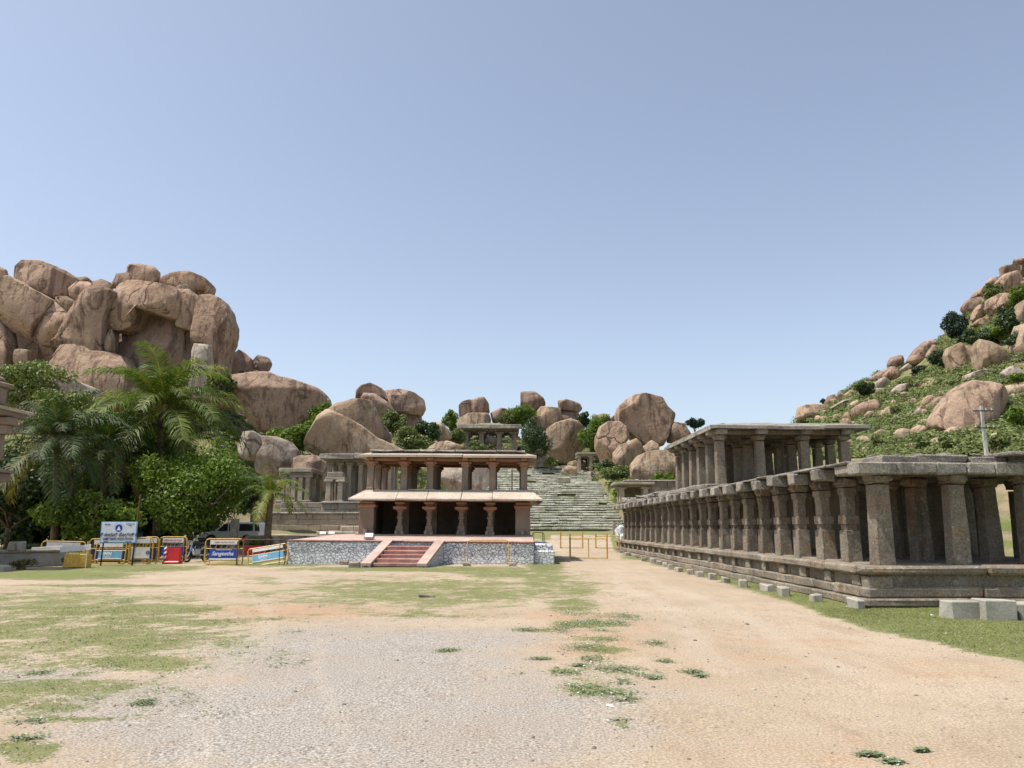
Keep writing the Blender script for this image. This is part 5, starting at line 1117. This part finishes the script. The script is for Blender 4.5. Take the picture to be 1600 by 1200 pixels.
# weeds on the low wall
for i, (a, b, rx, lb) in enumerate(((35, 886, .75, 'dry dark weed at the foot of the low wall, left'), (62, 880, .6, 'dry weed at the foot of the low wall, middle'), (88, 880, .35, 'small yellow-green weed at the right end of the low wall'))):
    g1 = G(a, b+4); r = thing('weed', (g1.x, g1.y, 0), lb, 'weed', 'weeds by the low wall'); crown('foliage', 'dry' if i < 2 else 'leaf', r, (rx, .25, .3), (0, 0, .22), 900, .045, 12, 300+i)
# ------------------------------------------------------------ lettering
def text(body, size, parent, mat, loc_, rot=(PI/2, 0, 0), align='CENTER', sx=1., shear=0., name='lettering', space=1.):
    cu = bpy.data.curves.new('t', 'FONT'); cu.body = body; cu.size = size; cu.align_x = align; cu.align_y = 'CENTER'; cu.extrude = .003; cu.shear = shear; cu.space_character = space; cu.resolution_u = 3; cu.offset = size*.012
    o = bpy.data.objects.new('t', cu); COL.objects.link(o); dg = bpy.context.evaluated_depsgraph_get(); dg.update()
    me = bpy.data.meshes.new_from_object(o.evaluated_get(dg)); bpy.data.objects.remove(o); bpy.data.curves.remove(cu)
    me.materials.clear(); me.materials.append(M[mat]); c = bpy.data.objects.new(name, me); COL.objects.link(c); c.parent = parent
    c.location = loc_; c.rotation_euler = rot; c.scale = (sx, 1, 1); return c
def rrect(w, h, r, n=4, z0=0.):
    P = []
    for cx, cz, a0 in ((w/2-r, h-r, 0), (-w/2+r, h-r, PI/2), (-w/2+r, r, PI), (w/2-r, r, 1.5*PI)):
        for i in range(n+1): a = a0+PI/2*i/n; P.append((cx+math.cos(a)*r, 0, z0+cz+math.sin(a)*r))
    return P
def barricade(label, px0, px1, pyt, pyb, D, main=None, top=True, mt='yellow', rz=0., tilt=0., slats=True, toptxt='HAMPI TRAFFIC POLICE', words=(), foot=True, mid=True, group='traffic barricades', lean=0., xin=.12, flip=0):
    z0 = max(0., Hs(W((px0+px1)/2, pyb, D).x, D)); a, b = W(px0, pyb, D), W(px1, pyt, D); w = (b.x-a.x)/max(.3, math.cos(rz)); h = (b.z-a.z); zb = a.z
    r = thing('traffic_barricade', ((a.x+b.x)/2, D, zb), label, 'barricade', group); r.rotation_euler = (lean, tilt, rz)
    B = MB(); B.tube(rrect(w, h, min(.16, h*.15)), .026, 6, closed=True); B.build('frame', M[mt], r)
    B = MB(); xi = w/2*(1-xin*2)
    for x in (-xi, xi): B.tube([(x, .0, .01), (x, 0, h-.02)], .018, 5)
    if slats:
        for q_ in range(1, 5):
            x = -xi+2*xi*q_/5; B.tube([(x-.05, 0, h*.62), (x+.05, 0, h*.80)], .014, 4)
        B.tube([(-w/2, 0, h*.62), (w/2, 0, h*.62)], .016, 5); B.tube([(-w/2, 0, h*.16), (w/2, 0, h*.16)], .016, 5)
    if xin > 0 and slats: B.build('bars', M[mt], r)
    elif xin > 0:
        for x in (-xi, xi): B = MB(); B.tube([(x, .0, .01), (x, 0, h-.02)], .018, 5); B.build('upright', M[mt], r)
    if top:
        B = MB(); B.box(0, -.03, h*.865, xi*2, .012, h*.17, bev=.003); o = B.build('top_board', M['white'], r)
        if toptxt: text(toptxt, h*.075, o, 'inkr', (0, -.038, h*.865), sx=min(1., xi*2/(h*.075*len(toptxt)*.62)))
    if main:
        B = MB(); B.box(0, -.034, h*.40, xi*2.05, .014, h*.42, bev=.003); o = B.build('main_board', M[main], r)
        for (s_, sz, dx, dz, mm, sh) in words: text(s_, h*sz, o, mm, (dx*w, -.046, h*dz), shear=sh)
        if main in ('blue', 'lblue'):
            B = MB(); B.box(0, -.0395, h*.215, xi*2.05, .014, h*.05, bev=.003); B.build('bottom_strip', M['white'], o)
    if foot:
        B = MB()
        for x in (-xi, xi): B.tube([(x, -.2, -.0), (x, .2, -.0)], .02, 5)
        B.build('foot', M['rust'], r)
    return r
barricade('broken barricade at the left with a tilted white board behind a yellow panel', 62, 133, 846, 884, 33.6, None, top=True, toptxt='', rz=.05, tilt=.02)
q = W(93, 870, 33.2); B = MB(); B.box(0, 0, .0, 1.3, .02, .42, bev=.005, tilt=Matrix.Rotation(-.06, 3, 'Y')); o = B.build('white_board', M['white'], None); o.location = (W(73, 864, 33).x, 33.0, W(73, 862, 33).z); tag(o, 'dirty white printed board leaning behind the low wall', 'board')
B = MB(); B.box(0, 0, 0, 1.25, .02, .22, bev=.005, tilt=Matrix.Rotation(-.09, 3, 'Y')); o = B.build('white_board', M['white'], None); o.location = (W(118, 858, 31.8).x, 31.8, W(118, 857, 31.8).z); tag(o, 'clean white board strip above the yellow panel', 'board')
q0, q1 = W(103, 886, 31.2), W(140, 866, 31.2); r = thing('yellow_panel', ((q0.x+q1.x)/2, 31.2, 0), 'ochre yellow sheet metal box standing at the end of the low wall', 'metal box')
B = MB(); B.box(0, 0, (q1.z-q0.z)/2+q0.z, q1.x-q0.x, .4, q1.z-q0.z, bev=.01, j=.015); B.build('sheet', M['yellow'], r); B = MB(); B.tube([((q1.x-q0.x)/2, -.2, 0), ((q1.x-q0.x)/2, -.2, q1.z+.5)], .015); B.tube([(-(q1.x-q0.x)/2+.1, -.2, q1.z), (-(q1.x-q0.x)/2+.1, -.2, q1.z+.35)], .015); B.build('post', M['white'], r)
barricade('barricade standing behind the police sign with a grey-blue board', 136, 206, 842, 882, 34.2, 'dblue', rz=-.05, top=True, toptxt='')
bm_w = [('BMM', .25, -.12, .44, 'inkw', 0), ('CEMENTS', .10, -.12, .29, 'inkw', 0)]
barricade('leaning barricade with a light blue cement board below the police sign', 147, 197, 848, 880, 33.4, 'lblue', words=bm_w, lean=-.12, toptxt='')
barricade('barricade with a plain pale board right of the police sign', 200, 240, 840, 880, 34., 'white', words=[('@', .16, .32, .42, 'dblue', 0)], toptxt='', rz=.03)
barricade('narrow barricade with a small dark blue board', 222, 249, 839, 882, 34.3, 'dblue', toptxt='')
barricade('barricade with a royal blue board behind the red plastic barrier', 247, 293, 839, 878, 35., 'blue')
barricade('upright yellow barricade with a clean royal blue mobile shop board', 319, 381, 842, 882, 33.5, 'blue', words=[('Sangeetha', .215, -.03, .42, 'inkw', .3), ('MOBILES & ELECTRONICS', .055, 0, .575, 'inkw', 0)], xin=.13)
barricade('rusty bare frame between the blue board barricade and the platform', 369, 447, 843, 884, 33.2, None, top=False, mt='rust', slats=False)
barricade('toppled barricade with a light blue cement board leaning toward the platform', 388, 452, 853, 881, 33.9, 'lblue', words=bm_w, tilt=-math.radians(9), toptxt='', foot=False, lean=-.2)
barricade('bare yellow frame standing against the whitewashed wall', 730, 795, 844, 884, 33.6, None, top=False, slats=False, foot=False, xin=-.2)
barricade('small yellow frame behind the right end of the platform', 832, 850, 832, 855, 43., None, top=False, slats=False, foot=False)
def gate(label, px0, px1, pyt, pyb, D, mids=(0.,), rail=.8):
    a, b = W(px0, pyb, D), W(px1, pyt, D); w = b.x-a.x; h = b.z-a.z; r = thing('path_gate', ((a.x+b.x)/2, D, a.z), label, 'gate', 'yellow gates across the path')
    B = MB()
    for x in (-w/2, w/2): B.tube([(x, 0, 0), (x, 0, h)], .045, 6)
    B.build('post', M['gate'], r); B = MB()
    for z in (.04, h*rail): B.tube([(-w/2, 0, z), (w/2, 0, z)], .034, 6)
    for m_ in mids: B.tube([(m_*w, 0, .04), (m_*w, 0, h*rail)], .025, 5)
    B.build('leaf_frame', M['gate'], r); return r
gate('nearest yellow tube gate across the sandy path', 891, 948, 834, 873, 39.5)
gate('rear yellow tube gate left of the nearest one', 876, 910, 831, 857, 47., ())
gate('rear yellow tube gate right of the nearest one', 931, 967, 833, 857, 47., ())
# police sign
r = thing('police_sign', (G(181, 884).x, G(181, 884).y, 0), 'white and blue traffic police signboard on two dark legs', 'sign'); D = G(181, 884).y
k = D/1205.; w = 56*k; h = 32*k; zc = W(180, 832, D).z
B = MB(); B.box(0, 0, zc, w, .04, h, bev=.006); bd = B.build('board', M['signblue'], r)
B = MB(); B.box(0, -.018, zc, w-.08, .03, h-.08, bev=.004); B.build('board_face', M['sign'], bd)
B = MB()
for x in (-w/2+.1, w/2-.12): B.tube([(x, .05, -.1), (x+.04, .05, zc)], .03, 6)
B.build('leg', M['blackm'], r)
text('ಹಂಪಿ ಸಂಚಾರಿ ಪೊಲೀಸ್ ಠಾಣೆ', .20, bd, 'ink', (0, -.038, zc-.10), sx=.80)
text('HAMPI TRAFFIC POLICE STATION', .15, bd, 'ink', (0, -.038, zc-.27), sx=.56)
text('0839-4241', .07, bd, 'ink', (-.48, -.038, zc+.34), sx=.8); text('KARNATAKA STATE', .05, bd, 'ink', (.47, -.038, zc+.36), sx=.8); text('POLICE', .05, bd, 'ink', (.47, -.038, zc+.29), sx=.8)
text('HAMPI', .06, bd, 'ink', (-.5, -.038, zc-.38)); text('BALLARI', .06, bd, 'ink', (.45, -.038, zc-.38))
B = MB(); n = 28; B.add([(0, -.036, zc+.18)]+[(math.cos(2*PI*i/n)*.155, -.036, zc+.18+math.sin(2*PI*i/n)*.155) for i in range(n)], [(0, 1+(i+1) % n, 1+i) for i in range(n)])
B.build('emblem_disc', M['blue'], bd)
B = MB()
B.add([(-.075, -.039, zc+.11), (.075, -.039, zc+.11), (.0, -.039, zc+.27)], [(0, 1, 2)]); B.add([(-.09, -.0385, zc+.09), (.09, -.0385, zc+.09), (.09, -.0385, zc+.115), (-.09, -.0385, zc+.115)], [(0, 1, 2, 3)])
B.build('emblem_mark', M['inkw'], bd)
B = MB()
for i in range(11):
    a = math.radians(20+140*i/10); a2 = a+.07
    if i != 5: B.add([(math.cos(a)*.2, -.038, zc+.17+math.sin(a)*.2), (math.cos(a2)*.2, -.038, zc+.17+math.sin(a2)*.2), (math.cos(a2)*.24, -.038, zc+.17+math.sin(a2)*.24), (math.cos(a)*.24, -.038, zc+.17+math.sin(a)*.24)], [(0, 1, 2, 3)])
B.build('emblem_arc', M['signblue'], bd)
q = G(206, 882); B = MB(); B.tube([(0, 0, 0), (.12, 0, 3.0)], .035, 6); o = B.build('wooden_pole', M['rust']); o.location = q; tag(o, 'thin rusty pole leaning beside the police sign', 'pole')
q = W(354, 862, 41); B = MB(); B.tube([(0, 0, -1), (0, 0, 1.9)], .02, 5); o = B.build('wire_post', M['lampg']); o.location = q; tag(o, 'thin grey post in front of the white van', 'pole')
q = W(800, 767, 46); B = MB(); B.tube([(0, 0, 0), (0, 0, 4.9)], .045, 6); o = B.build('metal_pole', M['rust']); o.location = (q.x, 46, Hs(q.x, 46)); tag(o, 'slim dark pole seen between the right pillars of the temple', 'pole')
# red plastic barrier
def redbar(label, px, py, wpx, hpx, D=None):
    q = G(px, py); k = q.y/1215; w, h = wpx*k, hpx*k; r = thing('plastic_barrier', (q.x, q.y, 0), label, 'barrier', 'red plastic barriers')
    B = MB(); B.prism([(-.16, .1), (.16, .1), (.11, h), (-.11, h)], -w/2, w/2); B.box(0, 0, .06, w*1.12, .42, .13, bev=.04); B.build('body', M['redpl'], r, recalc=True)
    B = MB()
    for i in range(3): z = .2+i*.2; x = -w/2; B.add([(x-.004, -.15, z), (x+.12, -.155, z+.08), (x+.12, -.142, z+.17), (x-.004, -.14, z+.09)], [(0, 1, 2, 3)])
    B.build('stripe', M['inkw'], r); return r
redbar('red plastic barrier with white stripes in front of the barricades', 269, 881, 24, 24)
redbar('red plastic barrier in the shade behind the right barricade', 290, 873, 16, 20)
q = W(401, 858, 40.); r = thing('red_planter', (q.x, 40, Hs(q.x, 40)), 'red planter box with leafy plants in front of the van', 'planter')
B = MB(); B.prism([(-.25, 0), (.25, 0), (.2, .45), (-.2, .45)], -.55, .45); B.build('box', M['redpl'], r, recalc=True); crown('plant', 'leaf', r, (.6, .25, .35), (-.1, 0, .65), 500, .05, 8, 401)
crown('flower', 'clover', r, (.3, .2, .2), (-.6, -.1, .8), 60, .04, 4, 402).data.materials[0] = M['redpl']
q = W(365, 850, 40.5); B = MB(); B.rings(0, 0, [(-.5, .2, .05), (.5, .19, .05), (1.1, .2, .05), (1.45, .17, .05)], .02); o = B.build('stone_stump', M['hallroof']); o.location = (q.x, 40.5, Hs(q.x, 40.5)+.3); tag(o, 'pale weathered stone stump standing before the van', 'stone')
# van
D = 43.5; k = D/1205.; q0 = W(310, 860, D); q1 = W(405, 816, D); L = q1.x-q0.x; zg = Hs(q0.x+L/2, D); hv = q1.z-zg
r = thing('white_van', ((q0.x+q1.x)/2, D, zg), 'white van parked in the shade of the trees behind the barricades', 'van')
prof = [(-L/2, .35), (-L/2, hv*.48), (-L/2+.12, hv*.56), (-L/2+.75, hv*.61), (-L/2+1.35, hv-.06), (-L/2+1.55, hv), (L/2-.2, hv), (L/2-.04, hv-.12), (L/2, hv*.6), (L/2, .28), (-L/2+.1, .26)]
B = MB(); V = []; F = []; m = len(prof)
for y, ins in ((0, .05), (.06, 0), (1.5, 0), (1.56, .05)):
    for (x, z) in prof: V.append((x*(1-ins*.15), y, z-(ins if z > hv*.5 else 0)+(.0 if z > hv*.5 else ins)))
for a in range(3):
    for i in range(m): F.append((a*m+i, a*m+(i+1) % m, (a+1)*m+(i+1) % m, (a+1)*m+i))
F += [tuple(range(m))[::-1], tuple(range(3*m, 4*m))]; B.add(V, F); body = B.build('body', M['carw'], r, recalc=True)
for (xa, xb, xc, xd) in ((.85, 1.5, 1.38, 1.98), (1.62, 1.62, 2.05, 2.05), (2.15, 2.15, 2.95, 2.95), (3.05, 3.05, 3.3, 3.25)):
    z0_, z1_ = hv*.62, hv-.1
    if xb == 1.5: P = [(xa+.12, z0_), (1.55, z0_), (1.55, z1_), (1.36, z1_)]
    else: P = [(xa, z0_), (xc, z0_), (xd, z1_), (xb, z1_)]
    B = MB(); V = [(-L/2+x, -.012, z) for x, z in P]+[(-L/2+x, .04, z) for x, z in P]; B.add(V, [(0, 1, 2, 3), (4, 7, 6, 5), (0, 4, 5, 1), (1, 5, 6, 2), (2, 6, 7, 3), (3, 7, 4, 0)]); B.build('window', M['carglass'], r)
B = MB(); B.add([(-L/2+.80, .12, hv*.63), (-L/2+.80, 1.44, hv*.63), (-L/2+1.36, 1.38, hv-.1), (-L/2+1.36, .18, hv-.1)], [(0, 1, 2, 3)]); V = [(x-.02, y, z+.015) for x, y, z in B.v]; B.v = V; B.build('windscreen', M['carglass'], r)
for x in (-L/2+.65, L/2-.65):
    for y in (.08, 1.48):
        B = MB(); B.tube([(x, y-.1, .3), (x, y+.1, .3)], .3, 18); o = B.build('wheel', M['rubber'], r); C = MB(); C.tube([(x, y-.115, .3), (x, y+.105, .3)], .17, 14); C.build('rim', M['lampg'], o)
B = MB(); B.box(-L/2+.02, .2, hv*.45, .1, .3, .16, bev=.03); B.build('headlight', M['chrome'], r); B = MB(); B.box(L/2-.02, .1, .85, .06, .12, .3, bev=.02); B.build('tail_light', M['redpl'], r)
B = MB(); B.box(-L/2+1.3, -.1, hv*.66, .1, .12, .16, bev=.03); B.build('mirror', M['blackm'], r)
# motorcycles
def bike(label, px, py, D, rz):
    q = W(px, py, D); r = thing('motorcycle', (q.x, D, Hs(q.x, D)), label, 'motorcycle', 'motorcycles parked under the trees', rz)
    for x in (-.62, .62):
        B = MB(); B.tube([(x+math.cos(2*PI*i/20)*.27, 0, .3+math.sin(2*PI*i/20)*.27) for i in range(20)], .05, 6, closed=True); o = B.build('wheel', M['rubber'], r)
        C = MB(); C.tube([(x, -.04, .3), (x, .04, .3)], .06, 8)
        for i in range(6): C.tube([(x, 0, .3), (x+math.cos(i*PI/3)*.25, 0, .3+math.sin(i*PI/3)*.25)], .008, 4)
        C.build('spokes', M['chrome'], o)
    B = MB(); B.tube([(-.62, .08, .3), (-.42, .08, .85)], .025, 6); B.tube([(-.62, -.08, .3), (-.42, -.08, .85)], .025, 6); B.build('fork', M['chrome'], r)
    B = MB(); B.tube([(-.4, 0, .8), (.0, 0, .42), (.62, 0, .3)], .03, 6); B.tube([(-.4, 0, .8), (.3, 0, .7), (.75, 0, .75)], .03, 6); B.tube([(.3, 0, .7), (.0, 0, .42)], .03, 6); B.build('frame', M['blackm'], r)
    B = MB(); B.box(-.14, 0, .83, .46, .26, .22, bev=.09); B.build('tank', M['blackm'], r); B = MB(); B.box(.38, 0, .8, .66, .24, .1, bev=.045); B.build('seat', M['rubber'], r)
    B = MB(); B.box(-.02, 0, .45, .34, .26, .3, bev=.06); B.build('engine', M['lampg'], r)
    B = MB(); B.tube([(.0, -.14, .33), (.35, -.16, .28), (.8, -.16, .38)], .04, 7); B.build('exhaust', M['chrome'], r)
    B = MB(); B.tube([(-.36, -.36, .98), (-.44, -.16, .96), (-.44, .16, .96), (-.36, .36, .98)], .016, 5); B.tube([(-.4, .3, .98), (-.42, .34, 1.16)], .008, 4); B.tube([(-.4, -.3, .98), (-.42, -.34, 1.16)], .008, 4); B.build('handlebar', M['chrome'], r)
    for s_ in (-1, 1): B = MB(); B.box(-.42, .35*s_, 1.18, .02, .12, .07, bev=.008); B.build('mirror', M['chrome'], r)
    B = MB(); B.tube([(-.46, 0, .86), (-.58, 0, .86)], .09, 10); B.build('headlight', M['chrome'], r); return r
bike('dark motorcycle facing the camera beside the blue board barricade', 307, 868, 36.5, 1.25); bike('dark motorcycle parked behind the other, deeper in the shade', 318, 866, 39., 1.0)
# utility pole on the right
D = 62.; q = W(1541, 706, D); z0 = Hs(q.x, D); q1 = W(1535, 634, D); hz = q1.z-z0
r = thing('utility_pole', (q.x, D, z0), 'slim concrete utility pole with two dark crossarms before the right hill', 'utility pole')
B = MB(); B.rings(0, 0, [(0, .15, .03), (hz*.6, .12, .03), (hz, .09, .02)], 0); B.build('pole', M['conc'], r)
k = D/1205
for y_ in (642.5, 669): z = W(1537, y_, D).z-z0; B = MB(); B.box(0, -.18, z, 33*k, .09, .09, bev=.01); o = B.build('crossarm', M['blackm'], r); C = MB(); [C.tube([(x*k, -.18, z+.03), (x*k, -.18, z+.25)], .05, 6) for x in (-14, -5, 5, 14)]; C.build('insulator', M['conc'], o)
a = W(1541, 670, D); B = MB(); B.tube([(a.x, D, a.z)]+[(a.x-(i*4.2), D+i*1.2, a.z-.9*math.sin(PI*i/12)*1.5-i*.25) for i in range(1, 13)], .018, 4); o = B.build('power_wire', M['blackm']); tag(o, 'sagging power wire running left from the utility pole', 'wire')
# litter
for i, (a, b, lb) in enumerate(((953, 1105, 'scrap of white paper on the sand below the clover'), (1324, 948, 'scrap of white paper in the grass near the hall corner'), (1457, 962, 'white wrapper in the grass left of the cement blocks'), (668, 933, 'pale flat stone lying in the dusty grass before the steps'))):
    g1 = G(a, b); B = MB(); s_ = .035 if i < 3 else .22; B.box(0, 0, .012, s_*1.6, s_, .012 if i < 3 else .05, j=s_*.2, bev=.003, tilt=Matrix.Rotation(.25 if i < 3 else 0, 3, 'X')); o = B.build('paper_scrap' if i < 3 else 'flat_stone', M['white'] if i < 3 else M['hallroof']); o.location = g1; tag(o, lb, 'litter' if i < 3 else 'stone')
# ------------------------------------------------------------ light, sky, camera
w = bpy.data.worlds.new('World'); SC.world = w; w.use_nodes = True; nt = w.node_tree; nt.nodes.clear()
sky = nt.nodes.new('ShaderNodeTexSky'); sky.sky_type = 'NISHITA'; sky.sun_disc = False
SD = Vector((-.41, -.10, .91)).normalized()
el = math.asin(SD.z); sky.sun_elevation = el; sky.sun_rotation = math.atan2(SD.x, SD.y)
sky.air_density = 1.; sky.dust_density = 2.4; sky.ozone_density = 1.2; sky.altitude = 400
hs = nt.nodes.new('ShaderNodeHueSaturation'); hs.inputs['Saturation'].default_value = SKY_SAT; nt.links.new(sky.outputs[0], hs.inputs['Color'])
bg = nt.nodes.new('ShaderNodeBackground'); bg.inputs['Strength'].default_value = SKY_STR; nt.links.new(hs.outputs[0], bg.inputs[0])
wo = nt.nodes.new('ShaderNodeOutputWorld'); nt.links.new(bg.outputs[0], wo.inputs[0])
l = bpy.data.lights.new('sun', 'SUN'); l.energy = SUN_STR; l.angle = math.radians(.53); l.color = (1., .95, .88); lo = bpy.data.objects.new('sun', l); COL.objects.link(lo)
lo.rotation_euler = SD.to_track_quat('Z', 'Y').to_euler()
cd = bpy.data.cameras.new('camera'); cd.sensor_width = 36; cd.lens = 27; cd.clip_end = 20000; cd.clip_start = .1
co = bpy.data.objects.new('camera', cd); COL.objects.link(co); co.location = (0, 0, EYE); co.rotation_euler = (PI/2+TH, 0, 0); SC.camera = co
SC.view_settings.view_transform = 'Standard'; SC.view_settings.look = 'None'; SC.view_settings.exposure = EXPO; SC.view_settings.gamma = 1
SC.render.resolution_x = 1024; SC.render.resolution_y = 768
SC.cycles.max_bounces = 6; SC.cycles.diffuse_bounces = 1; SC.cycles.transparent_max_bounces = 4
